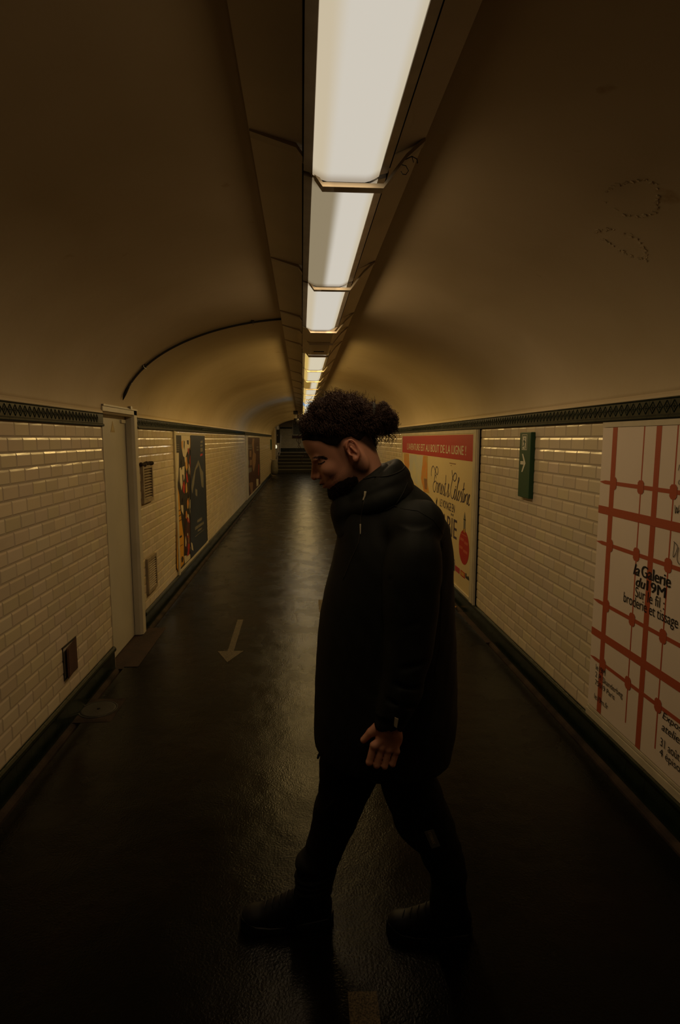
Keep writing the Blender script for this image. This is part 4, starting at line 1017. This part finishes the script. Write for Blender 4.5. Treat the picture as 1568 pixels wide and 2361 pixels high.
# ears
for s in (-1, 1):
    add(hell(-.004,s*.0765,.006,.0175,.0075,.031,-.20), .005)
    B.op(*hell(-.001,s*.085,.008,.0105,.0075,.021,-.20), k=.003, mode='s')
    rim = []
    for q in range(13):
        a = math.radians(-70+q*22.5); rim.append((-.004-.0165*math.sin(a+1.2)+.002, s*(.0815), .009+.0285*math.cos(a+1.2)))
    for a in range(14):
        t0 = math.radians(20-a*17.0)
        P = lambda t: hp(-.004+.0160*math.cos(t)-.004*math.sin(t)*.9, s*.083, .007+.0290*math.sin(t))
        t0 = math.radians(25+a*17); t1 = math.radians(25+(a+1)*17)
        add(cap(P(t0), P(t1), .0030), .002)
    add(cap(hp(-.003,s*.083,.017), hp(-.009,s*.083,-.006), .0028), .003)   # antihelix
    add(hell(.0085,s*.082,-.002,.0045,.004,.006), .003)                     # tragus
    add(hell(.002,s*.080,-.021,.0085,.0055,.0095), .004)                    # lobe
    B.op(*hell(.0035,s*.083,-.001,.0040,.010,.0055), k=.002, mode='s')     # ear canal
body = B.mesh('body', skin, person, 1)
from mathutils.bvhtree import BVHTree
# tone: shaved fade above the ears, stubble on cheek and jaw, redder nose, lids and ear rim
co = np.empty(len(body.data.vertices)*3, np.float32); body.data.vertices.foreach_get('co', co); co = co.reshape(-1,3).astype(float)
D = co-HO; F_, L_, U_ = D@HF, D@HL, D@HU
tone = np.ones((len(co), 4), np.float32)
head = (co[:,2] > 1.45)
sm = lambda a, b, x: np.clip((x-a)/(b-a), 0, 1)**2*(3-2*np.clip((x-a)/(b-a), 0, 1))
U0 = np.interp(F_, [-.11,-.075,-.06,-.045,-.02,.0,.03,.05,.065,.09,.11], [-.06,-.055,-.045,-.01,.030,.036,.026,.042,.066,.084,.10])
fade = sm(-.004, .020, U_-U0)
ear = ((np.abs(L_) > .0765) & (np.abs(F_+.002) < .022) & (np.abs(U_-.003) < .036))
fade = np.where(ear, 0, fade)*head
sideb = sm(.020,.005,np.abs(F_-.026))*sm(.060,.01,np.abs(U_-.02))*.55
stub = .8*sm(-.004,-.042,U_+.45*F_)*sm(-.030,.0,F_)*head
lipz = (np.abs(U_+.044) < .013) & (np.abs(L_) < .022) & (F_ > .112)
stub = np.where(lipz | ear, 0, stub); sideb = np.where(ear, 0, sideb*head)
dk = np.clip(1-.95*fade-.75*stub-sideb*.7, .06, 1)
tone[:,0] = dk; tone[:,1] = dk*(1-.0*stub); tone[:,2] = dk
red = np.where(lipz | ear, .18, 0)+.20*np.exp(-((F_-.13)**2+L_**2+(U_+.01)**2)/.0003)
red = red*.55; tone[:,1] *= 1-red; tone[:,2] *= 1-red; tone[:,:3] *= np.where(lipz, .72, 1)[:,None]
ca = body.data.color_attributes.new('tone', 'FLOAT_COLOR', 'POINT'); ca.data.foreach_set('color', tone.ravel())

# ---- hair
def curls(mb, P0, N0, lo, hi, rad, thick, gravity=.3, turns=1.5, n=9, sides=4, base=.0):
    for p, nrm in zip(P0, N0):
        L = random.uniform(lo, hi); d = Vector(nrm)+Vector((random.gauss(0,.45), random.gauss(0,.45), random.gauss(0,.45)-gravity)); d.normalize()
        u = d.orthogonal().normalized(); v = d.cross(u); ph = random.uniform(0, 6.28); R = random.uniform(.5, 1.2)*rad; tn = random.uniform(.7, 1.3)*turns
        p = Vector(p)-Vector(nrm)*base; pts = []
        for i in range(n):
            t = i/(n-1); a = ph+t*tn*6.28; rr = R*min(1, t*3+.2)
            pts.append(p+d*(L*t)*(1-.35*t)+(u*math.cos(a)+v*math.sin(a))*rr+Vector((0,0,-gravity*L*t*t*.5)))
        mb.tube(pts, [thick*(1-.55*i/(n-1)) for i in range(n)], sides, cap=False)
def sample(o, n, cond):
    me = o.data; k = len(me.vertices)
    co = np.empty(k*3, np.float32); me.vertices.foreach_get('co', co); co = co.reshape(-1,3)
    no = np.empty(k*3, np.float32); me.vertices.foreach_get('normal', no); no = no.reshape(-1,3)
    m = cond(co); idx = np.nonzero(m)[0]
    idx = np.random.choice(idx, min(n, len(idx)), replace=False)
    return co[idx].astype(float), no[idx].astype(float)
H = Field((-.05, 1.62, 1.56), (.34, 1.88, 1.82), .003)
ha = lambda p, k=.015: H.op(*p, k=k)
ha(ell((.100,1.75,1.692),(.092,.078,.074),HA))
for (x, y, z, r) in ((.030,1.75,1.698,.036),(.028,1.715,1.690,.032),(.028,1.785,1.690,.032),(.058,1.72,1.728,.034),(.058,1.78,1.728,.034),(.10,1.71,1.742,.036),(.10,1.79,1.742,.036),(.10,1.75,1.752,.032),
                     (.150,1.72,1.738,.034),(.150,1.78,1.738,.034),(.155,1.75,1.748,.032),(.178,1.75,1.725,.036),(.012,1.75,1.672,.022),(.02,1.71,1.668,.02),(.185,1.72,1.70,.034),(.185,1.78,1.70,.034)):
    ha(ell((x+(.006 if x < .05 else 0),y,z-.004),(r-.006,r-.006,(r-.006)*.92)))
# cut to the undercut line, keep the combed-back band down the nape
TF = [-.11,-.075,-.06,-.045,-.02,.0,.03,.05,.065,.088,.10,.12]; TU = [-.06,-.055,-.045,-.01,.034,.040,.032,.046,.068,.082,.090,.095]
def hairline(X, Y, Z):
    f = (X-HO[0])*HF[0]+(Z-HO[2])*HF[2]; u = (X-HO[0])*HU[0]+(Z-HO[2])*HU[2]
    return (np.interp(f, TF, TU)+.006+.0004*np.sin(f*900+Y*700)-u)*.9
H.op(hairline, (-.05,1.62,1.56), (.34,1.88,1.82), mode='i', pad=0)
ha(cap((.196,1.75,1.70),(.203,1.75,1.625),.028,.018), .015)
ha(cap((.190,1.75,1.725),(.232,1.75,1.722),.024,.022), .008)
for (x, y, z, r) in ((.240,1.75,1.728,.030),(.250,1.728,1.718,.026),(.250,1.772,1.718,.026),(.264,1.75,1.705,.024),(.240,1.74,1.698,.024),(.240,1.76,1.682,.018),(.262,1.738,1.690,.020)):
    ha(ell((x,y,z),(r-.005,r-.005,r-.004)), .010)
H.op(lambda X,Y,Z: .0055*wnoise(X,Y,Z,100,3)+.002*wnoise(X,Y,Z,320,5), (-.05,1.62,1.56), (.34,1.88,1.82), mode='add', pad=0)
hair = H.mesh('hair', hairbase, person, 1)
Hc = Field((-.05, 1.62, 1.54), (.34, 1.88, 1.80), .003)
Hc.op(*hell(.013,0,.052,.0985,.0775,.0915), k=.004); Hc.op(*hell(.080,0,.080,.0295,.0515,.0395), k=.03)
Hc.op(lambda X,Y,Z: hairline(X,Y,Z)+.002, (-.05,1.62,1.54), (.34,1.88,1.80), mode='i', pad=0)
Hc.mesh('clipped_hair', hairbase, person, 1)['label'] = 'close-clipped dark hair above the ear'
hair['label'] = 'dark brown curly hair tied back over shaved sides'
mb = MB()
def waves(mb, P0, N0, lo, hi, rad, thick, lift, back, turns, n=12, down=0.0, jitter=.35):
    """locks that run back over the head towards the hair tie, each one a loose curl"""
    for p, nrm in zip(P0, N0):
        N = Vector(nrm); tgt = Vector((.215, 1.75, 1.74))-Vector(p); T_ = tgt-N*tgt.dot(N)
        if T_.length < 1e-5: continue
        T_.normalize(); d = (T_*back+N*lift+Vector((random.gauss(0,jitter), random.gauss(0,jitter), random.gauss(0,jitter)-down))); d.normalize()
        L = random.uniform(lo, hi); u = d.orthogonal().normalized(); v = d.cross(u); ph = random.uniform(0,6.28); R = rad*random.uniform(.5,1.3); tn = turns*random.uniform(.6,1.4)
        p = Vector(p)-N*.003; pts = []
        for i in range(n):
            t = i/(n-1); a = ph+t*tn*6.28; rr = R*min(1, .3+t*2)
            pts.append(p+d*(L*t)-N*(L*t*t*.35*(1 if lift < .6 else 0))+(u*math.cos(a)+v*math.sin(a))*rr+Vector((0,0,-down*L*t*t*.6)))
        mb.tube(pts, [thick*(1-.5*i/(n-1)) for i in range(n)], 4, cap=False)
P0, N0 = sample(hair, 2600, lambda c: (c[:,0] < .205) & (c[:,2] > 1.668-.1*c[:,0]))
waves(mb, P0, N0, .016, .034, .0058, .00080, .10, .9, 2.6, n=20, jitter=.22)
P0, N0 = sample(hair, 500, lambda c: (c[:,0] < .20) & (c[:,2] > 1.70))
waves(mb, P0, N0, .005, .011, .0065, .00055, .6, .5, 1.5, n=14, jitter=.4)
P0, N0 = sample(hair, 900, lambda c: (c[:,0] >= .215) & (c[:,2] > 1.665))
waves(mb, P0, N0, .009, .017, .0065, .00070, .5, -.4, 2.0, n=16, down=.2, jitter=.4)
P0, N0 = sample(hair, 500, lambda c: (c[:,0] >= .205))
waves(mb, P0, N0, .007, .014, .0075, .00055, .6, -.3, 1.8, n=16, down=.2, jitter=.5)
for i in range(46):
    x = random.uniform(.225, .285); y = random.uniform(1.72,1.78); z = 1.672+.02*random.random()
    waves(mb, [(x,y,z)], [(.3,0,-.9)], .022, .040, .0055, .0009, 1.0, .0, 1.5, down=.7, jitter=.25)
# loose locks over the forehead
for pts in ([(.008,1.74,1.672),(-.006,1.74,1.655),(-.004,1.74,1.640),(-.012,1.74,1.628),(-.004,1.74,1.612)], [(.006,1.73,1.668),(-.010,1.73,1.650),(-.009,1.73,1.632),(.0,1.73,1.618),(.012,1.73,1.600)],
            [(.020,1.72,1.600),(.008,1.72,1.602),(.001,1.72,1.594),(.001,1.72,1.583)], [(.018,1.735,1.606),(.004,1.735,1.598),(-.004,1.735,1.590),(-.002,1.735,1.580),(.006,1.735,1.578)], [(.006,1.76,1.672),(-.012,1.76,1.660),(-.016,1.76,1.645),(-.008,1.76,1.634)]):
    mb.tube(pts, [.0011,.0010,.0008,.0006,.0004][:len(pts)], 5, cap=False)
cl = mb.build('hair_curls', hairm, hair, True, fix=False); cl['kind'] = 'stuff'
tm = mat('grey_hair_tie', (.045,.045,.04), .7, .2)
mb = MB(); mb.tube([(.213+.004*math.sin(a), 1.75+.029*math.cos(a), 1.724+.030*math.sin(a)) for a in [2*PI*i/24 for i in range(25)]], .0055, 8, cap=False); mb.build('hair_tie', tm, person, True)
# beard
G = Field((.0, 1.66, 1.43), (.22, 1.84, 1.62), .0025)
G.op(*hell(.060,0,-.070,.052,.0575,.042), k=.01)
G.op(*hell(.060,0,-.098,.045,.042,.028), k=.02)
G.op(*hell(.036,0,-.074,.036,.0555,.030), k=.02)
G.op(*hell(.030,0,-.095,.034,.045,.028), k=.02)
G.op(*hell(.098,0,-.086,.026,.030,.023), k=.02)
G.op(*hell(.113,0,-.041,.014,.060,.020), k=.006, mode='s')
G.op(lambda X,Y,Z: .0018*wnoise(X,Y,Z,260,8)+.001*wnoise(X,Y,Z,600,9), (.0,1.66,1.44), (.22,1.84,1.62), mode='add', pad=0)
beard = G.mesh('beard', hairbase, person, 1); beard['label'] = 'full dark beard'
P0, N0 = sample(beard, 2600, lambda c: c[:,2] > 0)
mb = MB(); curls(mb, P0, N0+np.array([-.25,0,-.5]), .006, .013, .0012, .0005, .5, .6, 5, 3, base=.002)
def onface(n, f0, f1, u0, u1, lmax=.08, lmin=0):
    def c(co):
        d = co.astype(float)-HO; f, l, u = d@HF, np.abs(d@HL), d@HU
        return (f > f0) & (f < f1) & (u > u0) & (u < u1) & (l < lmax) & (l > lmin)
    return sample(body, n, c)
P0, N0 = onface(420, .108, .130, -.038, -.028, .026); curls(mb, P0, N0+np.array([-.1,0,-1.2]), .005, .008, .0006, .00045, .5, .3, 4, 3)
P0, N0 = onface(2600, -.012, .092, -.066, -.026, .08, .030); curls(mb, P0, N0*.5+np.array([-.2,0,-.9]), .002, .0045, .0004, .00022, .4, .3, 3, 3)
mb.build('beard_strands', hairm, person, True, fix=False)['kind'] = 'stuff'
mb = MB()
bb_ = BVHTree.FromPolygons([v.co[:] for v in body.data.vertices], [p.vertices[:] for p in body.data.polygons])
def onskin(x, z):
    h = bb_.ray_cast(Vector((x, 1.2, z)), Vector((0,1,0))); return h[0].y if h[0] is not None else None
def brush(mb, line, n, spread, L, th, dx, dz):
    for i in range(n):
        t = random.random()*(len(line)-1); k = int(t); t -= k; x = line[k][0]*(1-t)+line[k+1][0]*t; z = line[k][1]*(1-t)+line[k+1][1]*t+random.gauss(0, spread)
        x2 = x+L*dx; z2 = z+L*dz; y = onskin(x, z); y2 = onskin(x2, z2)
        if y is None or y2 is None or y > 1.745 or y2 > 1.745: continue
        for m_ in (0, 1):
            f = lambda q: q if m_ == 0 else 3.5-q
            mb.tube([(x, f(y+.0003), z), ((x+x2)/2, f((y+y2)/2-.0010), (z+z2)/2), (x2, f(y2-.0002), z2)], [th, th*.9, th*.4], 3, cap=False)
brush(mb, BROW, 300, .0019, .007, .00045, .93, .35)
mb.build('eyebrows', hairm, person, True, fix=False)
mb = MB()
for s in (-1, 1):
    break
    arc = [hp(.1005-.011*((q+.2)**2)*.7, s*(.033+.0150*q), .0150+.0030*q*q) for q in [i/6-1 for i in range(13)]]
    for i, p in enumerate(arc):
        for k in range(6):
            q = Vector(p)+Vector((random.gauss(0,.0006), random.gauss(0,.0008), random.gauss(0,.0004))); e = q+Vector(HF)*.006+Vector(HU)*(-.004)+Vector(HL)*(s*.0012)
            mb.tube([q, (q+e)/2+Vector(HU)*-.0006, e], [.0004,.00032,.0001], 3, cap=False)
brush(mb, LID, 160, .0006, .004, .00045, .4, -.6)
mb.build('eyelashes', hairm, person, True, fix=False)
# stubble of the shaved sides: very short hairs
mb = MB()
def c2(co):
    d = co.astype(float)-HO; f, l, u = d@HF, np.abs(d@HL), d@HU
    return (u > np.interp(f, [-.11,-.075,-.06,-.045,-.02,.0,.03,.05,.065,.09,.11], [-.06,-.055,-.045,-.01,.030,.036,.026,.042,.066,.084,.10])+.012) & (f < .085) & (co[:,2] > 1.55) & ~((l > .0725) & (np.abs(f) < .024) & (u < .044))
P0, N0 = sample(body, 2600, c2); curls(mb, P0, N0*.6+np.array([.5,0,-.5]), .002, .0045, .0003, .00032, .3, .2, 3, 3)
mb.build('clipped_side_hair', hairm, person, True, fix=False)['kind'] = 'stuff'

# ---- coat
K = Field((-.02, 1.38, .64), (.53, 2.12, 1.62), .004)
K.op(*loft([(.655,.040,.470,1.75,.205),(.70,.032,.478,1.75,.212),(.74,.031,.484,1.75,.215),(.865,.033,.482,1.75,.212),(.966,.039,.479,1.75,.205),(1.116,.054,.471,1.75,.198),(1.205,.072,.464,1.75,.195),
  (1.301,.096,.462,1.75,.19),(1.345,.103,.457,1.75,.18),(1.377,.104,.452,1.75,.165),(1.434,.120,.419,1.75,.140),(1.48,.135,.382,1.75,.115),(1.506,.15,.350,1.75,.095),(1.53,.17,.315,1.75,.075)], 2.3), k=.02)
# hem line: lower at the back, rounded back corner
K.op(lambda X,Y,Z: (.690-.075*np.clip((X-.05)/.38,0,1)+.16*np.clip((X-.425)/.06,0,1)**2*.35)-Z+0*Y, (-.02,1.38,.64), (.53,2.12,1.62), mode='i', pad=0)
for s in (-1, 1):
    q = lambda v: 1.75+s*v
    K.op(*ell((.315,q(.165),1.405),(.085,.080,.075),[(.9,0,.43),(0,1,0),(-.43,0,.9)]), k=.03)
    K.op(*loft([(.90,.200,.288,q(.243),.050),(.95,.208,.315,q(.243),.058),(1.0,.214,.333,q(.240),.065),(1.06,.219,.352,q(.236),.070),(1.14,.222,.366,q(.230),.073),(1.22,.219,.374,q(.226),.076),(1.31,.222,.379,q(.218),.080),(1.37,.240,.370,q(.205),.078),(1.41,.262,.350,q(.19),.065)], 2.1), k=.016)
    K.op(*cap((.275,q(.243),.96),(.238,q(.244),.868),.050,.042), k=.02)
    # cuff cut square to the forearm, hand opening hollowed
    n = np.array([-.50,0,-.86]); c = np.array([.237,0,.846])
    f = lambda X,Y,Z: -((X-c[0])*n[0]+(Z-c[2])*n[2]) + 0*Y
    lo, hi = (.17, q(.243)-.07, .78), (.31, q(.243)+.07, .90)
    K.op(lambda X,Y,Z: np.where((Z < .90) & (np.abs(Y-q(.245)) < .062) & (X < .30), (X-c[0])*n[0]+(Z-c[2])*n[2], -9)*1.0, lo, hi, mode='i', pad=.01) if False else None
    K.op(*cap((.245,q(.244),.872),(.215,q(.246),.80),.033,.036), k=.004, mode='s')
# folds
K.op(lambda X,Y,Z: .0032*wnoise(X,Y,Z,26,11,(1.2,.6,.5))+.0016*wnoise(X,Y,Z,60,12,(1,.5,1)), (-.02,1.38,.64), (.53,2.12,1.62), mode='add', pad=0)
def crease(a, b, r, depth):
    K.op(*cap(a, b, r), k=depth, mode='s')
for (a, b) in (((.215,1.49,1.36),(.27,1.50,1.43)),((.225,1.445,1.145),(.30,1.44,1.17)),((.23,1.44,1.04),(.33,1.452,1.06)),((.235,1.452,1.00),(.32,1.46,.985)),((.215,1.462,.955),(.30,1.462,.93)),((.12,1.545,1.03),(.20,1.535,.93)),((.24,1.49,1.28),(.37,1.50,1.24)),((.09,1.555,1.16),(.13,1.545,1.06))):
    crease(a, b, .004, .014)
coat = K.mesh('coat', coatm, person, 1); coat['label'] = 'long black coat with open zip front'
# hood and collar
Hd = Field((.05, 1.56, 1.34), (.37, 1.94, 1.62), .003)
def ring(c, rx, ry, r0, r1, tilt, n=26, rise=0, a0=0, a1=2*PI, flatz=1.0):
    pts = []
    for i in range(n+1):
        a = a0+(a1-a0)*i/n; x = rx*math.cos(a); y = ry*math.sin(a)
        w = (1+math.cos(a))/2
        pts.append(((c[0]+x*math.cos(tilt), c[1]+y, c[2]+x*math.sin(tilt)+rise*w), r0+(r1-r0)*w))
    for (p, r), (q2, s2) in zip(pts, pts[1:]): Hd.op(*cap(p, q2, r, s2), k=.010)
ring((.222,1.75,1.500), .078, .098, .024, .036, .52, rise=.0)
ring((.225,1.75,1.470), .085, .112, .026, .036, .42)
ring((.205,1.75,1.535), .052, .066, .011, .013, .55)
ring((.200,1.75,1.520), .056, .070, .013, .015, .55)
ring((.218,1.75,1.522), .082, .100, .010, .018, .60, a0=-2.3, a1=2.3)
# front of the collar standing under the beard
Hd.op(*ell((.135,1.75,1.430),(.050,.075,.062)), k=.02)
Hd.op(*ell((.150,1.75,1.375),(.050,.095,.050)), k=.02)
Hd.op(*ell((.168,1.75,1.56),(.060,.062,.06)), k=.008, mode='s')
Hd.op(lambda X,Y,Z: .0022*wnoise(X,Y,Z,55,21), (.05,1.56,1.34), (.37,1.94,1.62), mode='add', pad=0)
hood = Hd.mesh('hood', coatm, person, 1); hood['label'] = 'black hood bunched behind the neck'
from mathutils.bvhtree import BVHTree
def bvh(o):
    me = o.data; return BVHTree.FromPolygons([v.co[:] for v in me.vertices], [p.vertices[:] for p in me.polygons])
bc = bvh(coat); bh = bvh(hood)
def proj(pts, trees, off, n=6):
    out = []
    for i in range(len(pts)-1):
        for k in range(n):
            t = k/n; x = pts[i][0]*(1-t)+pts[i+1][0]*t; z = pts[i][1]*(1-t)+pts[i+1][1]*t; best = None
            for T in trees:
                h = T.ray_cast(Vector((x, 1.2, z)), Vector((0,1,0)))
                if h[0] is not None and (best is None or h[0].y < best): best = h[0].y
            if best is not None: out.append((x, best-off, z))
    return out
seam = mat('coat_seam', (.022,.022,.018), .7, .2)
def seamline(name, pts, r=.0012, m=None, trees=None, parent=None):
    P = proj(pts, trees or [bc, bh], r*.4)
    if len(P) > 2:
        mb = MB(); mb.tube(P, r, 5); return mb.build(name, m or seam, parent or coat, True)
seamline('seam', [(.235,1.45),(.262,1.462),(.31,1.458),(.35,1.435),(.385,1.39),(.405,1.33)])
seamline('seam', [(.262,1.462),(.290,1.50),(.310,1.53)])
seamline('seam', [(.395,1.33),(.398,1.20),(.392,1.05),(.37,.95)])
seamline('zipper', [(.178,1.49),(.168,1.43),(.160,1.36),(.135,1.30),(.112,1.235)], .0016, mat('dark_zip', (.05,.045,.035), .4, .6, metal=.5))
cordm = mat('cream_drawstring', (.42,.37,.26), .7, .2)
for nm, pts, r in (('drawstring', [(.180,1.500),(.178,1.487),(.172,1.474)], .0035), ('drawstring', [(.165,1.408),(.1645,1.392),(.164,1.378)], .0022)):
    P = proj(pts, [bc, bh], .003)
    if len(P) > 2: mb = MB(); mb.tube(P, [r*(1.15-.5*i/(len(P)-1)) for i in range(len(P))], 6); mb.build(nm, cordm, coat, True)['label'] = 'cream drawstring end'
# sleeve tab and waist cord
P = proj([(.246,.908),(.246,.874)], [bc], .0, 4)
yq = min(p[1] for p in P) if P else 1.455
mb = MB(); mb.prism([(.2425,.909),(.2525,.904),(.2485,.879),(.2415,.884)], 'y', yq-.0035, yq+.004); tg = mb.build('cuff_label', mat('pale_woven_label', (.42,.37,.26), .8, .2), coat); tg['label'] = 'small pale label on the cuff'
mb = MB(); mb.tube([(.062,1.74,.690),(.055,1.735,.675),(.050,1.735,.655),(.048,1.735,.645)], .0014, 6); mb.tube([(.066,1.745,.690),(.062,1.742,.672),(.054,1.738,.650)], .0012, 6)
mb.tube([(.050,1.736,.655),(.046,1.735,.645),(.042,1.735,.634)], [.003,.0048,.003], 8); mb.build('hem_cord', M['black'], coat, True)

# ---- trousers
T = Field((-.07, 1.60, .06), (.57, 1.92, .84), .004)
def tl(rows): T.op(*loft(rows, 2.1), k=.02)
tl([(.10,-.030,.085,1.80,.050),(.14,-.034,.093,1.80,.056),(.176,-.034,.099,1.80,.058),(.205,-.030,.108,1.80,.060),(.222,-.036,.115,1.80,.066),(.258,-.008,.128,1.80,.066),(.30,.006,.146,1.80,.068),(.357,.022,.172,1.80,.074),(.412,.030,.195,1.80,.080),(.440,.034,.206,1.80,.083),(.465,.046,.216,1.80,.084),(.51,.048,.240,1.80,.088),(.57,.049,.262,1.795,.092),(.67,.060,.29,1.79,.10),(.80,.07,.32,1.78,.11)])
tl([(.085,.413,.535,1.70,.048),(.117,.412,.536,1.70,.050),(.165,.411,.527,1.70,.052),(.200,.412,.525,1.70,.054),(.24,.407,.526,1.70,.058),(.275,.386,.521,1.70,.062),(.334,.357,.505,1.70,.068),(.365,.327,.496,1.70,.074),(.393,.300,.489,1.70,.078),(.435,.283,.476,1.70,.080),(.46,.273,.466,1.70,.082),(.508,.257,.448,1.70,.086),(.545,.245,.434,1.70,.09),(.576,.236,.424,1.705,.092),(.69,.20,.409,1.71,.10),(.80,.17,.41,1.72,.11)])
T.op(lambda X,Y,Z: .0030*wnoise(X,Y,Z,42,31,(.7,.7,1.6))+.0018*wnoise(X,Y,Z,90,32), (-.07,1.60,.06), (.57,1.92,.84), mode='add', pad=0)
for z in (.125,.150,.172,.196): T.op(lambda X,Y,Z: .0035*np.cos((Z-z-.15*(X-.03))*260)*np.exp(-((Z-z)/.012)**2), (-.06,1.70,z-.03), (.14,1.90,z+.03), mode='add', pad=0)
# cargo pocket on the front thigh and its flap
T.op(*ell((.118,1.715,.45),(.060,.012,.055)), k=.010)
tr = T.mesh('trousers', trsm, person, 1)
bt = bvh(tr)
def ont(x, z):
    h = bt.ray_cast(Vector((x,1.2,z)), Vector((0,1,0))); return h[0].y if h[0] is not None else 1.62
lm = mat('grey_woven_label', (.14,.14,.12), .6, .3)
qs = [(.366,.450),(.395,.456),(.419,.396),(.391,.390)]
mb = MB(); 
v = [(x, ont(x, z)-.0015, z) for x, z in qs]; v2 = [(x, y-.0015, z) for x, y, z in v]
n = 0; mb.v += v+v2; mb.f += [(0,1,2,3),(7,6,5,4)]+[(i,(i+1)%4,4+(i+1)%4,4+i) for i in range(4)]
lb = mb.build('leg_label', lm, tr); lb['label'] = 'dark grey woven label with pale letters'
# letters on the label, running down it
cu = bpy.data.curves.new('label_lettering', 'FONT'); cu.body = 'STRMAX'; cu.size = 1; cu.offset = .02
ob = bpy.data.objects.new('tmp', cu); COL.objects.link(ob); bpy.context.view_layer.update()
me = bpy.data.meshes.new_from_object(ob.evaluated_get(bpy.context.evaluated_depsgraph_get())); bpy.data.objects.remove(ob); bpy.data.curves.remove(cu)
c = np.empty(len(me.vertices)*3); me.vertices.foreach_get('co', c); c = c.reshape(-1,3); mn, mx_ = c.min(0), c.max(0)
u = (c[:,0]-mn[0])/(mx_[0]-mn[0]); w = (c[:,1]-mn[1])/(mx_[1]-mn[1]); q = [np.array(p) for p in v2]
al = .06+.72*u; ac = .30+.35*w
pos = (q[0][None]*(1-al)[:,None]+q[3][None]*al[:,None])*(1-ac)[:,None]+(q[1][None]*(1-al)[:,None]+q[2][None]*al[:,None])*ac[:,None]; pos[:,1] -= .001
me.vertices.foreach_set('co', pos.ravel()); me.update(); me.materials.clear(); me.materials.append(cordm)
lo_ = bpy.data.objects.new('label_lettering', me); COL.objects.link(lo_); par(lo_, tr); 

# ---- shoes
def shoe(hx_, yc, L, rot, label):
    """heel at x = hx_, toe towards -x"""
    S = Field((-.02, -.07, .0), (L+.02, .07, .18), .003)
    rows = [(0,.020,.075,.030),(.02,.018,.100,.037),(.06,.018,.125,.039),(.10,.018,.132,.041),(.14,.018,.118,.043),(.18,.018,.100,.046),(.22,.018,.084,.048),(.26,.018,.070,.045),(.29,.018,.058,.036),(.305,.020,.046,.022)]
    R = np.array(rows); xs = R[:,0]*L/.305
    def up(X, Y, Z):
        x = X[:,0,0]; xc = np.clip(x, xs[0], xs[-1]); g = lambda c: np.interp(xc, xs, R[:,c]).astype(np.float32)[:,None,None]
        zb, zt, w = g(1), g(2), g(3); cz = zb; 
        k = (np.abs(Y/w)**2.2+np.abs((Z-cz)/(zt-zb))**2.2)**(1/2.2); d = (k-1)*np.minimum(w, zt-zb)
        d = np.maximum(d, zb-Z-.005); dx = np.maximum(xs[0]-X, X-xs[-1]); return np.maximum(d, dx)
    S.op(up, (0,-.06,0), (L,.06,.16), k=.01)
    S.op(*ell((L-.035,0,.040),(.045,.043,.030)), k=.012)
    S.op(*ell((.025,0,.065),(.030,.036,.045)), k=.012)
    S.op(*cap((.075,0,.11),(.07,0,.165),.040,.042), k=.02)
    S.op(*cap((.075,0,.13),(.07,0,.19),.033,.035), k=.006, mode='s')
    up_ = S.mesh('shoe', shoem, None, 1)
    Q = Field((-.03, -.075, -.004), (L+.03, .075, .055), .003)
    def sole(X, Y, Z):
        x = X; w = np.interp(x[:,0,0]/L, [-.04,0,.06,.2,.45,.7,.85,.95,1.02,1.05], [.0,.028,.040,.043,.042,.052,.050,.040,.022,.0]).astype(np.float32)[:,None,None]
        d = np.maximum(np.abs(Y)-w, np.maximum(-Z+.001, Z-(.032+.006*np.cos((x-.0)/L*6.28)+.012*np.clip((x/L-.85)/.15,0,1)))); 
        d = np.maximum(d, np.maximum(-.012-x, x-L-.012))
        return d+.0015*np.cos(x*420)*(Z < .02)
    Q.op(sole, (-.02,-.07,0), (L+.02,.07,.05), k=.004)
    so = Q.mesh('sole', solem, None, 1)
    mb = MB()
    for i in range(5):
        s = .12+.024*i; zt = np.interp(s, xs, R[:,2])+.003
        mb.tube([(s-.006,-.026,zt-.016),(s,-.013,zt-.002),(s+.004,0,zt+.002),(s+.008,.013,zt-.003),(s+.004,.026,zt-.016)], .0017, 6)
    la = mb.build('laces', M['black'], None, True)
    Mx = Matrix.Translation((hx_, yc, 0)) @ Matrix.Rotation(rot, 4, 'Z') @ Matrix.Rotation(PI, 4, 'Z')
    for o in (up_, so, la): o.data.transform(Mx)
    par(up_, person); par(so, up_); par(la, up_); up_['label'] = label
    return up_
shoe(.085, 1.80, .295, 0.03, 'black chunky shoe on the leading foot')
shoe(.545, 1.705, .265, -0.12, 'black chunky shoe on the trailing foot')

seamline('hood_piping', [(.176,1.532),(.205,1.541),(.243,1.545),(.270,1.552),(.292,1.560),(.310,1.571)], .0022, None, [bh], hood)
